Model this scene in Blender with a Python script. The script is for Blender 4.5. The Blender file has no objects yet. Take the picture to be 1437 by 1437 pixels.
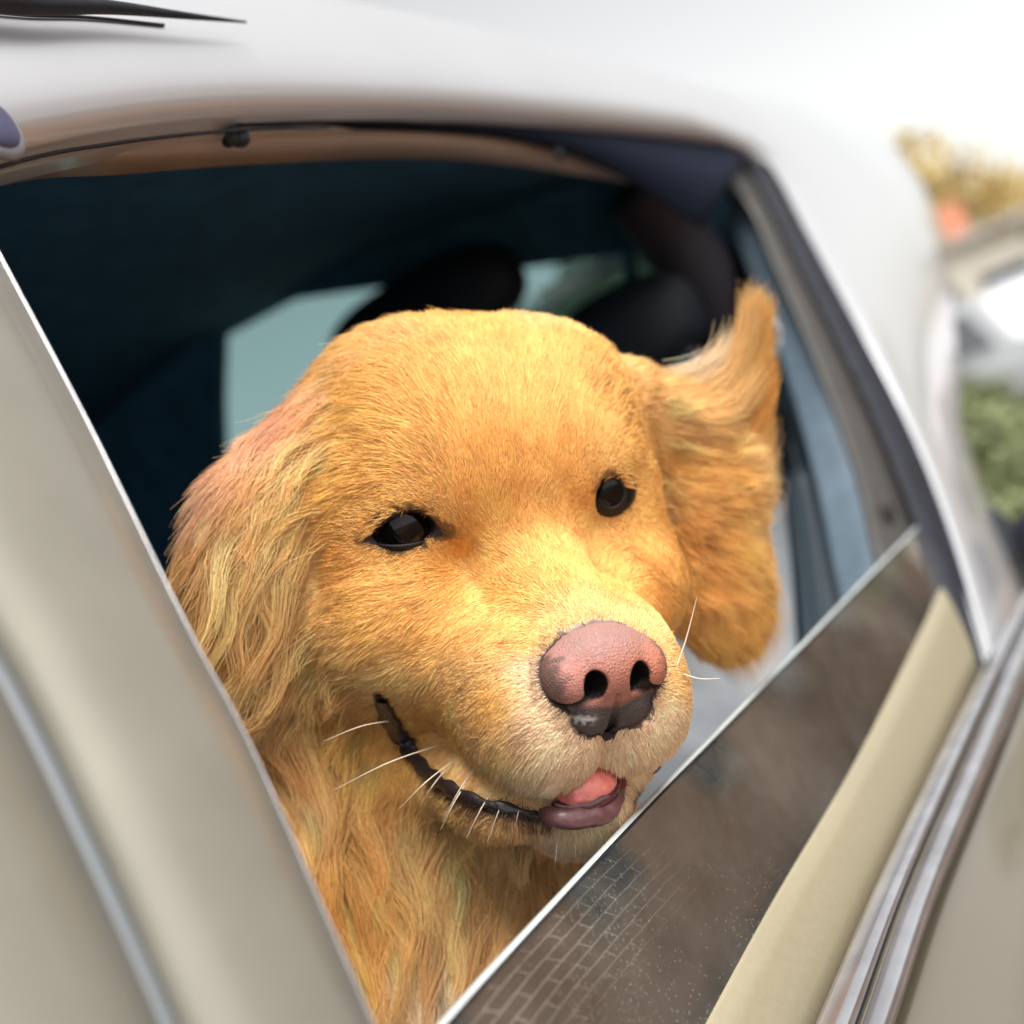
import bpy, bmesh, math
import numpy as np
from mathutils import Vector, Matrix
rng = np.random.default_rng(11)
sc = bpy.context.scene

# ------------------------------------------------------------------ camera
S = 1437.0; FPX = 1900.0
ROLL = math.atan2(418, 957)
E1 = np.array([math.cos(ROLL), math.sin(ROLL)]); E2 = np.array([-math.sin(ROLL), math.cos(ROLL)])
CAM = np.array([0.0, 0.0, 1.35])
cd = bpy.data.cameras.new('camera'); cam = bpy.data.objects.new('camera', cd); sc.collection.objects.link(cam)
cd.sensor_width = 36; cd.lens = 36 * FPX / S; cd.clip_start = 0.01; cd.clip_end = 9000
cr, sr = math.cos(ROLL), math.sin(ROLL)
cam.matrix_world = Matrix(((cr, sr, 0, CAM[0]), (0, 0, -1, CAM[1]), (-sr, cr, 0, CAM[2]), (0, 0, 0, 1)))
cd.dof.use_dof = True; cd.dof.focus_distance = 0.535; cd.dof.aperture_fstop = 4.8
sc.camera = cam
# ------------------------------------------------------------------ light
SUN_EL, SUN_AZ = math.radians(60), math.radians(145)     # azimuth measured clockwise from +Y
w = bpy.data.worlds.new('World'); sc.world = w; w.use_nodes = True
nt = w.node_tree; nt.nodes.clear()
sky = nt.nodes.new('ShaderNodeTexSky'); sky.sky_type = 'NISHITA'; sky.sun_disc = False
sky.sun_elevation = SUN_EL; sky.sun_rotation = SUN_AZ; sky.air_density = 1.0; sky.dust_density = 1.0; sky.ozone_density = 1.0
hs = nt.nodes.new('ShaderNodeHueSaturation'); hs.inputs['Saturation'].default_value = 0.15; hs.inputs['Value'].default_value = 1.0
bg = nt.nodes.new('ShaderNodeBackground'); bg.inputs[1].default_value = 0.079
ow = nt.nodes.new('ShaderNodeOutputWorld')
nt.links.new(sky.outputs[0], hs.inputs['Color']); tnt = nt.nodes.new('ShaderNodeVectorMath'); tnt.operation = 'MULTIPLY'; tnt.inputs[1].default_value = (1.0, .983, .94)
nt.links.new(hs.outputs[0], tnt.inputs[0]); nt.links.new(tnt.outputs[0], bg.inputs[0]); nt.links.new(bg.outputs[0], ow.inputs[0])
sl = bpy.data.lights.new('sun', 'SUN'); sl.energy = 2.1; sl.angle = math.radians(45); sl.color = (1, .955, .89)
so = bpy.data.objects.new('sun', sl); sc.collection.objects.link(so)
sdir = Vector((math.sin(SUN_AZ) * math.cos(SUN_EL), math.cos(SUN_AZ) * math.cos(SUN_EL), math.sin(SUN_EL)))
so.rotation_euler = sdir.to_track_quat('Z', 'Y').to_euler()
sc.view_settings.view_transform = 'Standard'; sc.view_settings.look = 'None'
sc.view_settings.exposure = 1.40; sc.view_settings.gamma = 1; sc.view_settings.use_curve_mapping = False
sc.cycles.max_bounces = 10; sc.cycles.transparent_max_bounces = 12

# ------------------------------------------------------------------ helpers
def ray(px, py):
    p = np.array([px - 718.5, 718.5 - py]); return np.array([p @ E1 / FPX, 1.0, p @ E2 / FPX])
def far(px, py, depth): return CAM + ray(px, py) * depth
a_ = math.atan2(1044, 1900)
F = np.array([math.sin(a_), math.cos(a_), 0.0]); N = np.array([math.cos(a_), -math.sin(a_), 0.0]); UP = np.array([0, 0, 1.0])
D0, TILT, Z0 = 0.263, 0.25, -0.14
PN = N + TILT * UP                                       # window side plane: PN.P = -D0+TILT*Z0+off
PNU = PN / np.linalg.norm(PN)
def at(px, py, off=0.0):
    r = ray(px, py); return CAM + r * ((-D0 + TILT * Z0 + off) / (PN @ r))
def car(s, n, z): return CAM + s * F + n * N + z * UP
def on_s(px, py, s0, lean=0.0):                          # plane across the car (windscreen), leaning
    r = ray(px, py); q = F + lean * UP; return CAM + r * (s0 / (q @ r))

def srgb(h):
    c = np.array([int(h[i:i + 2], 16) for i in (0, 2, 4)]) / 255.
    return np.where(c <= .04045, c / 12.92, ((c + .055) / 1.055) ** 2.4)
def mat(name, col, rough=.6, metal=0., coat=0., noise=None, bump=None, spec=.5, **k):
    m = bpy.data.materials.new(name); m.use_nodes = True; t = m.node_tree; b = t.nodes['Principled BSDF']
    b.inputs['Base Color'].default_value = (*col, 1); b.inputs['Roughness'].default_value = rough
    b.inputs['Metallic'].default_value = metal; b.inputs['Coat Weight'].default_value = coat
    b.inputs['Coat Roughness'].default_value = .05; b.inputs['Specular IOR Level'].default_value = spec
    tc = t.nodes.new('ShaderNodeTexCoord')
    if noise:
        sc_, amt = noise
        nz = t.nodes.new('ShaderNodeTexNoise'); nz.inputs['Scale'].default_value = sc_; nz.inputs['Detail'].default_value = 6
        t.links.new(tc.outputs['Object'], nz.inputs['Vector'])
        mr = t.nodes.new('ShaderNodeMapRange'); mr.inputs['From Min'].default_value = .3; mr.inputs['From Max'].default_value = .7
        mr.inputs['To Min'].default_value = 1 - amt; mr.inputs['To Max'].default_value = 1 + amt
        t.links.new(nz.outputs[0], mr.inputs[0])
        mx = t.nodes.new('ShaderNodeVectorMath'); mx.operation = 'SCALE'; mx.inputs[0].default_value = col
        t.links.new(mr.outputs[0], mx.inputs['Scale']); t.links.new(mx.outputs[0], b.inputs['Base Color'])
    if bump:
        sc_, st, dist = bump
        n2 = t.nodes.new('ShaderNodeTexNoise'); n2.inputs['Scale'].default_value = sc_; n2.inputs['Detail'].default_value = 4
        t.links.new(tc.outputs['Object'], n2.inputs['Vector'])
        bp = t.nodes.new('ShaderNodeBump'); bp.inputs['Strength'].default_value = st; bp.inputs['Distance'].default_value = dist
        t.links.new(n2.outputs[0], bp.inputs['Height']); t.links.new(bp.outputs[0], b.inputs['Normal'])
    for kk, v in k.items(): b.inputs[kk].default_value = v
    return m

def meshobj(name, verts, faces, m, parent=None, smooth=True, solid=0.0, bevel=0.0):
    me = bpy.data.meshes.new(name)
    verts = np.asarray(verts, float)
    me.from_pydata(verts.tolist(), [], [list(map(int, f)) for f in faces]); me.update()
    if smooth: me.polygons.foreach_set('use_smooth', [True] * len(me.polygons))
    o = bpy.data.objects.new(name, me); sc.collection.objects.link(o); me.materials.append(m)
    if parent: o.parent = parent; o.matrix_parent_inverse = Matrix.Identity(4)
    if solid:
        s = o.modifiers.new('solid', 'SOLIDIFY'); s.thickness = solid; s.offset = 0
    if bevel:
        s = o.modifiers.new('bevel', 'BEVEL'); s.width = bevel; s.segments = 2; s.limit_method = 'ANGLE'
    return o
def thing(name, label, cat, loc=(0, 0, 0), group=None):
    o = bpy.data.objects.new(name, None); sc.collection.objects.link(o); o.location = loc; o.empty_display_size = .05
    o['label'] = label; o['category'] = cat
    if group: o['group'] = group
    return o
def tag(o, label, cat, group=None):
    o['label'] = label; o['category'] = cat
    if group: o['group'] = group
    return o
def cr_spline(pts, n):                                   # Catmull-Rom resample, uniform in arc length
    P = np.asarray(pts, float)
    if len(P) == 2:
        u = np.linspace(0, 1, n)[:, None]; return P[0] * (1 - u) + P[1] * u
    Q = np.vstack([2 * P[0] - P[1], P, 2 * P[-1] - P[-2]])
    out = []
    for i in range(len(P) - 1):
        p0, p1, p2, p3 = Q[i:i + 4]
        for t in np.linspace(0, 1, 16, endpoint=False):
            out.append(.5 * (2 * p1 + (p2 - p0) * t + (2 * p0 - 5 * p1 + 4 * p2 - p3) * t * t + (3 * p1 - p0 - 3 * p2 + p3) * t ** 3))
    out = np.array(out + [P[-1]])
    L = np.r_[0, np.cumsum(np.linalg.norm(np.diff(out, axis=0), axis=1))]
    u = np.linspace(0, L[-1], n)
    return np.stack([np.interp(u, L, out[:, k]) for k in range(out.shape[1])], 1)
def grid_faces(a, b, close=False):
    f = []
    for i in range(a - 1):
        for j in range(b if close else b - 1):
            j2 = (j + 1) % b
            f.append((i * b + j, i * b + j2, (i + 1) * b + j2, (i + 1) * b + j))
    return f
def loft(name, rails, m, parent, solid=0.002, smooth=True):
    R = np.array(rails); a, b = R.shape[:2]
    return meshobj(name, R.reshape(-1, 3) - base_of(parent), grid_faces(a, b), m, parent, smooth, solid)
def base_of(p): return np.zeros(3) if p is None else (np.array(p.location) if p.parent is None else base_of(p.parent))
def tube(name, path, rad, m, parent=None, sides=8, flat=None, close_ends=True):
    P = np.asarray(path, float); n = len(P); rad = np.broadcast_to(rad, (n,))
    T = np.gradient(P, axis=0); T /= np.linalg.norm(T, axis=1)[:, None]
    ref = np.array([0.13, 0.21, 1.0]) if flat is None else np.asarray(flat, float)
    V = []
    for i in range(n):
        u = np.cross(T[i], ref); u /= np.linalg.norm(u); v = np.cross(u, T[i])
        for k in range(sides):
            a = 2 * math.pi * k / sides; V.append(P[i] + rad[i] * (math.cos(a) * u + math.sin(a) * v))
    f = grid_faces(n, sides, True)
    if close_ends: f += [tuple(range(sides))[::-1], tuple((n - 1) * sides + k for k in range(sides))]
    return meshobj(name, np.array(V) - base_of(parent), f, m, parent)
def boxv(c, ax, ay, az):
    V = [c + sx * ax + sy * ay + sz * az for sx in (-1, 1) for sy in (-1, 1) for sz in (-1, 1)]
    return V, [(0, 1, 3, 2), (4, 6, 7, 5), (0, 4, 5, 1), (2, 3, 7, 6), (0, 2, 6, 4), (1, 5, 7, 3)]
def box(name, c, half, m, parent=None, axes=None, bevel=0.0):
    A = np.eye(3) if axes is None else axes
    V, f = boxv(np.asarray(c, float), A[0] * half[0], A[1] * half[1], A[2] * half[2])
    return meshobj(name, np.array(V) - base_of(parent), f, m, parent, smooth=False, bevel=bevel)
def ellipsoid(name, c, r, m, parent=None, axes=None, nu=24, nv=16, power=2.0):
    A = np.eye(3) if axes is None else axes; V = []
    sg = lambda x: math.copysign(abs(x) ** (2 / power), x)
    for i in range(nv + 1):
        th = math.pi * i / nv
        for j in range(nu):
            ph = 2 * math.pi * j / nu
            x, y, z = sg(math.sin(th)) * sg(math.cos(ph)), sg(math.sin(th)) * sg(math.sin(ph)), sg(math.cos(th))
            V.append(np.asarray(c) + x * r[0] * A[0] + y * r[1] * A[1] + z * r[2] * A[2])
    return meshobj(name, np.array(V) - base_of(parent), grid_faces(nv + 1, nu, True), m, parent)

# ------------------------------------------------------------------ materials
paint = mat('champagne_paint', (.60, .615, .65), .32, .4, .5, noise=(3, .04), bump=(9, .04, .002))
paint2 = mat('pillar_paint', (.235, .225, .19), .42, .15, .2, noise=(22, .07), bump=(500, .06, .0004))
rubber = mat('black_rubber', (.016, .018, .026), .6, spec=.25, noise=(60, .3), bump=(300, .3, .0005))
visor_m = mat('brown_frame_lip', (.30, .235, .19), .4, .2, .3, noise=(20, .1))
navy = mat('navy_trim', (.040, .150, .235), .8, noise=(30, .25), bump=(400, .3, .0005))
navy2 = mat('violet_trim', (.055, .05, .065), .7, noise=(30, .2), bump=(400, .3, .0005))
slate = mat('slate_trim', (.085, .125, .165), .55, noise=(40, .12), bump=(500, .4, .0004))
greyt = mat('grey_trim', (.30, .33, .37), .6, noise=(30, .15))
olive = mat('olive_grey_plastic', (.052, .049, .046), .5, noise=(70, .2), bump=(600, .5, .0004))
chrome = mat('bright_trim', (.60, .60, .63), .25, .9, noise=(40, .15))
tan = mat('tan_belt', (.30, .265, .18), .5, .1, .2, noise=(300, .05))
leather = mat('dark_leather', (.008, .014, .022), .6, noise=(50, .3), bump=(200, .4, .001))

# ------------------------------------------------------------------ setting
def ground():
    m = mat('asphalt', (.16, .14, .12), .9, noise=(6, .2), bump=(80, .5, .004))
    o = meshobj('ground', [(-4000, -4000, 0), (4000, -4000, 0), (4000, 4000, 0), (-4000, 4000, 0)], [(0, 1, 2, 3)], m, smooth=False); o['kind'] = 'structure'
    # brick paving beside the car (mirrored in the lowered glass): real bricks with recessed joints
    mb = mat('paver', (.17, .095, .065), .85, noise=(5, .35), bump=(120, .5, .002))
    mj = mat('joint_sand', (.42, .34, .25), .95, noise=(30, .2))
    V, Fc = [], []
    L, W, g = .21, .105, .012
    for i in range(-4, 80):
        for j in range(-16, 34):
            s = (j + .5 * (i % 2)) * L; n = -.1 + i * W
            hh = .03 + rng.uniform(-.002, .002); c = car(s, n, 0); c[2] = .004 + hh / 2
            v, f = boxv(c, F * (L - g) / 2, N * (W - g) / 2, UP * hh / 2)
            k = len(V); V += v; Fc += [tuple(q + k for q in x) for x in f if x != f[4]]
    o = meshobj('brick_paving', V, Fc, mb, smooth=False); o['kind'] = 'stuff'; o['label'] = 'red brown brick paving laid in running bond beside the car'
    c = [car(-3.4, -.6, 0), car(7.3, -.6, 0), car(7.3, 8.3, 0), car(-3.4, 8.3, 0)]
    for q in c: q[2] = .012
    o = meshobj('paving_bed', c, [(0, 1, 2, 3)], mj, smooth=False); o['kind'] = 'structure'
    gm = mat('grass', (.075, .12, .03), .9, noise=(3, .4), bump=(40, .8, .03))
    c = [car(5.0, -.7, 0), car(30, -.7, 0), car(30, 2.6, 0), car(7.4, 2.6, 0)]
ground()
def foliage(name, c, r, m, n, leaf, parent=None, seed=0):
    g = np.random.default_rng(seed); k = g.integers(5, 9); cs = g.normal(0, .45, (k, 3)) * r + c; V, Fc = [], []
    d = g.normal(size=(n, 3)); d /= np.linalg.norm(d, axis=1)[:, None]
    P = cs[g.integers(0, k, n)] + d * np.array(r) * .55 * g.random((n, 1)) ** .4
    a = g.normal(size=(n, 3)); a /= np.linalg.norm(a, axis=1)[:, None]; b = np.cross(a, g.normal(size=(n, 3))); b /= np.linalg.norm(b, axis=1)[:, None]
    a *= leaf * g.uniform(.6, 1.3, (n, 1)); b *= leaf * .5
    V = np.stack([P - a, P + b, P + a, P - b], 1).reshape(-1, 3) - base_of(parent); Fc = np.arange(4 * n).reshape(n, 4)
    return meshobj(name, V, Fc, m, parent, smooth=False)
bark = mat('bark', (.10, .075, .055), .9, noise=(8, .3), bump=(30, .8, .02))
def tree(p, h, r, leafm, label, seed, n=2600, leaf=.10, name='tree'):
    t = thing(name, label, 'tree', tuple(p)); p = np.array(p)
    tube('trunk', [p, p + [.1, .05, h * .3], p + [.05, -.05, h * .65]], [.16, .12, .05], bark, t)
    for k in range(4):
        a = k * 1.7 + seed; q = p + [.08, 0, h * (.32 + .08 * k)]; tube('limb', [q, q + np.array([math.cos(a) * r * .4, math.sin(a) * r * .4, h * .12]), q + np.array([math.cos(a) * r * .7, math.sin(a) * r * .7, h * .28])], [.07, .045, .02], bark, t)
    foliage('crown', p + [0, 0, h * .68], (r, r, h * .30), leafm, n, leaf, t, seed); return t
green = mat('green_leaves', (.27, .31, .15), .6, noise=(2, .35)); yel = mat('yellow_leaves', (.55, .42, .16), .6, noise=(2, .3)); drk = mat('dark_leaves', (.10, .14, .09), .6, noise=(2, .35))
def on_ground(px, depth, py=600):
    q = far(px, py, depth); q[2] = 0; return q
# brick house across the paving, to the right of the car (seen mirrored in glass and paint)
def brick_mat():
    m = mat('brick_wall', (.2, .1, .07), .85); t = m.node_tree; b = t.nodes['Principled BSDF']; tc = t.nodes.new('ShaderNodeTexCoord'); br = t.nodes.new('ShaderNodeTexBrick')
    mp = t.nodes.new('ShaderNodeMapping'); mp.inputs['Rotation'].default_value = (math.radians(90), 0, 0)
    br.inputs['Color1'].default_value = (.19, .105, .07, 1); br.inputs['Color2'].default_value = (.26, .155, .10, 1); br.inputs['Mortar'].default_value = (.42, .36, .28, 1); br.inputs['Scale'].default_value = 1
    br.inputs['Brick Width'].default_value = .24; br.inputs['Row Height'].default_value = .08; br.inputs['Mortar Size'].default_value = .008
    t.links.new(tc.outputs['UV'], br.inputs['Vector']); t.links.new(br.outputs[0], b.inputs['Base Color']); return m
def wall_house(s0, s1, n0, h, m, label):
    t = thing('house', label, 'house', tuple(car((s0 + s1) / 2, n0 + 3, -1.35)))
    ax = np.array([F, N, UP]); L = s1 - s0
    w_ = box('wall', car((s0 + s1) / 2, n0 + 3, h / 2 - 1.35), (L / 2, 3, h / 2), m, t, ax)
    uvl = w_.data.uv_layers.new(name='uv')
    for lp in w_.data.loops:
        q = np.array(w_.data.vertices[lp.vertex_index].co); uvl.data[lp.index].uv = (q @ F + q @ N, q[2])
    rm = mat('roof_tile', (.12, .07, .055), .8, noise=(5, .3)); V = []
    for ss in (s0 - .4, s1 + .4):
        for nn, zz in ((n0 - .5, h - .1), (n0 + 3, h + 1.8), (n0 + 6.5, h - .1)): V.append(car(ss, nn, zz - 1.35))
    meshobj('roof', np.array(V) - base_of(t), [(0, 1, 4, 3), (1, 2, 5, 4), (0, 2, 1), (3, 4, 5)], rm, t, False, .1)
    fm_ = mat('window_frame', (.28, .22, .17), .5); pm_ = mat('window_pane', (.03, .04, .05), .05, coat=1)
    for k in range(int(L // 3)):
        c = car(s0 + 1.6 + 3 * k, n0 - .03, 1.5 - 1.35); f_ = box('window', c, (.6, .05, .6), fm_, t, ax, .01)
        for q in (-1, 1): box('pane', c - N * .052 + F * q * .28, (.25, .006, .52), pm_, f_, ax)
    return t
wall_house(2.5, 24, 6.5, 3.6, brick_mat(), 'low brown brick house with white framed windows beside the paving')
tree(car(17, 5.0, -1.35), 4.0, 1.5, green, 'leafy green tree beside the brick house', 3)
tree(car(27, 6.5, -1.35), 5.5, 2.0, yel, 'golden autumn tree at the far end of the brick house', 4)
# the street ahead
tree(on_ground(1495, 27), 5.0, 1.7, yel, 'yellow autumn tree far down the street', 5, 1800, .14)
def shrub(px, d, r, label, seed, m=green):
    p = on_ground(px, d); t = thing('shrub', label, 'shrub', tuple(p)); foliage('foliage', p + [0, 0, r[2] * .8], r, m, 2200, .06, t, seed)
    for k in range(5): tube('stem', [p, p + [.1 * math.cos(k), .1 * math.sin(k), r[2] * .5], p + [.3 * math.cos(k), .3 * math.sin(k), r[2]]], [.02, .015, .008], bark, t)
shrub(1380, 7.5, (.55, .5, .62), 'rounded green shrub in front of the parked car', 7)
shrub(1330, 10.5, (.6, .5, .5), 'small green shrub behind the rounded one', 8)
def parked_car(px, d, col, label, head):
    p = on_ground(px, d); t = thing('parked_car', label, 'car', tuple(p), 'cars parked down the street'); h = np.array([math.cos(head), math.sin(head), 0]); g = np.array([-h[1], h[0], 0])
    pm_ = mat('car_paint', col, .3, .1, .8); gm_ = mat('car_glass', (.12, .13, .14), .05, coat=1); tm = mat('tyre_rubber', (.02, .02, .02), .7); rm_ = mat('rim_metal', (.5, .5, .5), .3, .9)
    side = [(-2.15, .45), (-2.2, .75), (-2.0, .95), (-1.3, 1.0), (-.85, 1.42), (.5, 1.46), (1.15, 1.02), (1.95, .92), (2.2, .7), (2.15, .38), (1.6, .32), (-1.6, .32)]
    def ext(name, prof, ws_, m, par=t, bev=.04):
        V = []; n = len(prof)
        for q in (-1, 1):
            for i_, (x, z) in enumerate(prof): V.append(p + h * x + g * q * (ws_[i_] if hasattr(ws_, '__len__') else ws_) + UP * z)
        f = [tuple(range(n)), tuple(range(n, 2 * n))[::-1]] + [(i_, (i_ + 1) % n, (i_ + 1) % n + n, i_ + n) for i_ in range(n)]
        return meshobj(name, np.array(V) - base_of(t), f, m, par, False, 0, bev)
    ext('body', side, [.85, .88, .88, .84, .66, .66, .84, .84, .80, .82, .84, .84], pm_)
    ext('window', [(-1.08, 1.05), (-.72, 1.36), (-.2, 1.38), (-.2, 1.03)], [.85, .70, .70, .86], gm_, bev=0); ext('window', [(-.12, 1.03), (-.12, 1.38), (.42, 1.38), (.92, 1.04)], [.86, .70, .70, .85], gm_, bev=0)
    for x in (-1.35, 1.35):
        for q in (-1, 1):
            c = p + h * x + g * q * .82 + UP * .32; w_ = tube('wheel', [c - g * .1, c + g * .1], .32, tm, t, 20); tube('rim', [c - g * .11, c + g * .11], .19, rm_, w_, 12)
    for q in (-1, 1):
        box('headlight', p + h * 2.12 + g * q * .6 + UP * .72, (.06, .17, .07), rm_, t, np.array([h, g, UP]), .01); box('tail_light', p - h * 2.12 + g * q * .6 + UP * .78, (.06, .15, .08), mat('tail_red', (.5, .03, .02), .3), t, np.array([h, g, UP]), .01)
parked_car(1440, 11.5, (.72, .74, .78), 'white car parked behind the green shrubs at the right edge', 1.9)
parked_car(1376, 21, (.62, .63, .66), 'pale silver car parked further down under the red sign', 1.75)
# shop front with a red sign
def shop():
    p = on_ground(1425, 25); ax = np.array([[1, 0, 0], [0, 1, 0], [0, 0, 1.]]); t = thing('shop', 'low cream shop with an orange red sign board far down the street', 'building', tuple(p))
    box('wall', p + [1.5, 2.5, 1.3], (2.6, 2, 1.3), mat('cream_render', (.62, .58, .50), .8, noise=(2, .1)), t, ax)
    box('roof', p + [1.5, 2.5, 2.68], (2.8, 2.2, .08), mat('shop_roof', (.45, .42, .38), .8), t, ax)
    sg = box('sign', p + [.3, .4, 3.05], (.55, .06, .30), mat('sign_red', (.75, .30, .18), .5), t, ax, .02)
    for k in range(3): box('window', p + [-.3 + 1.5 * k, .47, 1.3], (.5, .05, .6), mat('shop_glass', (.05, .06, .07), .05, coat=1), t, ax, .02)
shop()
# block seen through the windscreen
def block():
    c = far(800, 420, 24); p = c.copy(); p[2] = 0; t = thing('apartment_block', 'grey green block with rows of small windows seen through the windscreen', 'building', tuple(p)); ax = np.eye(3)
    box('wall', p + [0, 2, 2.2], (5.0, 2, 2.2), mat('render_green', (.20, .24, .19), .85, noise=(1, .2)), t, ax)
    pm_ = mat('pale_pane', (.55, .6, .58), .2, coat=.5)
    for r_ in range(3):
        for k in range(10): box('window', p + [-4.5 + k * 1.0, -.02, 1.2 + r_ * 1.3], (.32, .04, .36), pm_, t, ax)
    box('roof', p + [0, 2, 4.48], (5.2, 2.2, .08), mat('block_roof', (.3, .3, .3), .8), t, ax)
block()
tree(on_ground(905, 17), 5.0, 1.2, drk, 'dark green tree in front of the grey green block', 9, 1500)

# ------------------------------------------------------------------ the car
KT = 60
car_o = thing('car', 'champagne silver car with its front window half lowered and a dog looking out', 'car', tuple(car(.7, -.9, -1.35)))
top_px = cr_spline([(-420, 380), (-200, 290), (0, 232), (170, 197), (340, 179), (600, 174), (850, 189), (990, 203), (1050, 216), (1085, 252), (1130, 335), (1200, 465), (1270, 600), (1325, 740), (1372, 905), (1400, 1010)], KT)
R0 = np.array([at(x, y, 0) for x, y in top_px])
T0 = np.gradient(R0, axis=0); T0 /= np.linalg.norm(T0, axis=1)[:, None]
M0 = np.cross(PNU, T0)
M0 *= np.sign(M0[10] @ UP)
_k = [(-420, 380), (990, 203), (1050, 216), (1085, 252), (1130, 335), (1200, 465), (1270, 600), (1325, 740), (1372, 905), (1400, 1010)]
_o = [(-420, 200), (1060, 60), (1190, 130), (1280, 230), (1328, 330), (1340, 480), (1352, 610), (1400, 745), (1450, 860), (1480, 960)]
out_px = np.stack([np.interp(top_px[:, 0], [q[0] for q in _k], [q[i] for q in _o]) for i in (0, 1)], 1)
def profile(prof, kroof=1.0, kpil=.5):
    sx = top_px[:, 0]; wgt = np.clip((sx - 960) / 110, 0, 1); wgt = wgt * wgt * (3 - 2 * wgt); k = kroof * (1 - wgt) + kpil * wgt
    rails = []
    for a, b in prof:
        q = R0 + M0 * (a * k)[:, None] + PNU * b
        f = min(a / .15, 1.0)
        e = np.array([at(x0 * (1 - f) + x1 * f, y0 * (1 - f) + y1 * f, b * .35 - .03 * f * f + .006 * math.sin(math.pi * f)) for (x0, y0), (x1, y1) in zip(top_px, out_px)])
        rails.append(q * (1 - wgt)[:, None] + e * wgt[:, None])
    return rails
loft('roof_side_panel', profile([(0, -.012), (.0, .0), (.0015, .013), (.005, .0175), (.030, .020), (.06, .019), (.085, .012), (.10, .0), (.112, -.02), (.135, -.07), (.15, -.14)]), paint, car_o)
# roof skin from the rail across the car
_e = [r for r in profile([(.15, -.141)])][0]; _m = _e[:, 2].max()
def roofrail(x, h): return [np.array([*(p - N * x)[:2], p[2] * (1 - min(x / .3, 1)) + _m * min(x / .3, 1) + h]) for p in _e[:36]]
loft('roof', [roofrail(x, h) for x, h in ((0, 0), (.04, .015), (.12, .045), (.3, .09), (.6, .125), (.9, .11), (1.2, .04), (1.32, -.08))], paint, car_o)
# black roof rail with its tapered end, thin bright seam below
P = cr_spline([(-260, -40), (0, 2), (150, 10), (260, 22), (345, 31)], 30)
tube('roof_rail', [at(x, y, .030) for x, y in P], np.r_[np.full(14, .0048), np.linspace(.0046, .0006, 16)], rubber, car_o)
P = cr_spline([(-260, -18), (0, 18), (120, 24), (230, 35)], 30)
tube('seam', [at(x, y, .022) for x, y in P], .0007, rubber, car_o)
c = at(-14, 178, .019)
ax = np.array([F, np.cross(PNU, F), PNU])
cap_ = ellipsoid('roof_rack_cap', c, (.0125, .0150, .005), mat('cap_grey', (.25, .26, .30), .5, noise=(80, .2)), car_o, ax)
ellipsoid('roof_rack_socket', c + PNU * .0022 - F * .001, (.010, .0125, .0042), mat('socket_violet', (.06, .06, .12), .5), cap_, ax)
# inner lip of the frame (brown) and the black seal, both follow the opening edge
topn = 44
def px_rail(pts, off, n=KT): return [at(x, y, off) for x, y in cr_spline(pts, n)]
lipA = px_rail([(-300, 340), (0, 233), (170, 199), (340, 181), (600, 177), (760, 184), (880, 196), (1000, 215)], -.004, 50)
lipB = px_rail([(-300, 350), (0, 258), (170, 243), (340, 230), (560, 221), (700, 229), (830, 248), (960, 268)], -.020, 50)
loft('frame_lip', [lipA, [a * .5 + b * .5 + PNU * .004 for a, b in zip(lipA, lipB)], lipB], visor_m, car_o)
sA = px_rail([(330, 176), (600, 172), (850, 187), (1000, 202), (1050, 214)], .003, 40)
sB = px_rail([(330, 179), (600, 184), (760, 206), (880, 252), (985, 320)], -.004, 40)
loft('top_seal', [sA, [a * .5 + b * .5 + PNU * .003 for a, b in zip(sA, sB)], sB], mat('seal_lining', (.006, .010, .022), .8, spec=.1), car_o)
tube('edge_seal', px_rail([(-300, 341), (0, 234), (170, 200), (340, 182), (460, 179)], .006, 40), .0009, rubber, car_o)
# clip hanging from the lip
cl = at(334, 192, .001); axc = np.array([F, np.cross(PNU, F), PNU])
ellipsoid('clip', cl, (.0062, .0052, .004), rubber, car_o, axc, power=2.6)
ellipsoid('clip', cl - F * .0075 - UP * .0022, (.0042, .0030, .004), rubber, car_o, axc)
tube('clip', px_rail([(760, 190), (778, 205), (786, 222)], -.004, 8), .003, rubber, car_o)

# front-quarter bands between the opening and the painted pillar
dq = [(1020, 196), (1050, 212), (1085, 248), (1130, 335), (1200, 465), (1270, 600), (1325, 740), (1372, 905), (1395, 1000)]
eL = [(1000, 215), (1040, 232), (1068, 270), (1110, 355), (1160, 455), (1225, 590), (1282, 735), (1345, 905), (1372, 990)]
n_ = 50
A = px_rail(dq, .001, n_); B = px_rail(eL, -.004, n_)
def lerp(A, B, k, off): return [a * (1 - k) + b * k + PNU * off for a, b in zip(A, B)]
loft('pillar_seal', [A, lerp(A, B, .12, .006), lerp(A, B, .3, .008), lerp(A, B, .36, .002), lerp(A, B, .5, .007), lerp(A, B, .8, .009), lerp(A, B, .97, .003), B], rubber, car_o)
dL = [(1000, 235), (1050, 290), (1085, 370), (1120, 450), (1165, 560), (1200, 660), (1228, 780), (1250, 860)]
dR = [(1040, 232), (1068, 272), (1110, 357), (1160, 457), (1225, 592), (1285, 740), (1330, 860)]
C_ = px_rail(dL, -.014, n_); B2 = px_rail(dR, -.006, n_)
sail = loft('sail_panel', [B2, lerp(B2, C_, .4, .001), lerp(B2, C_, .8, .001), C_], olive, car_o)
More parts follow.
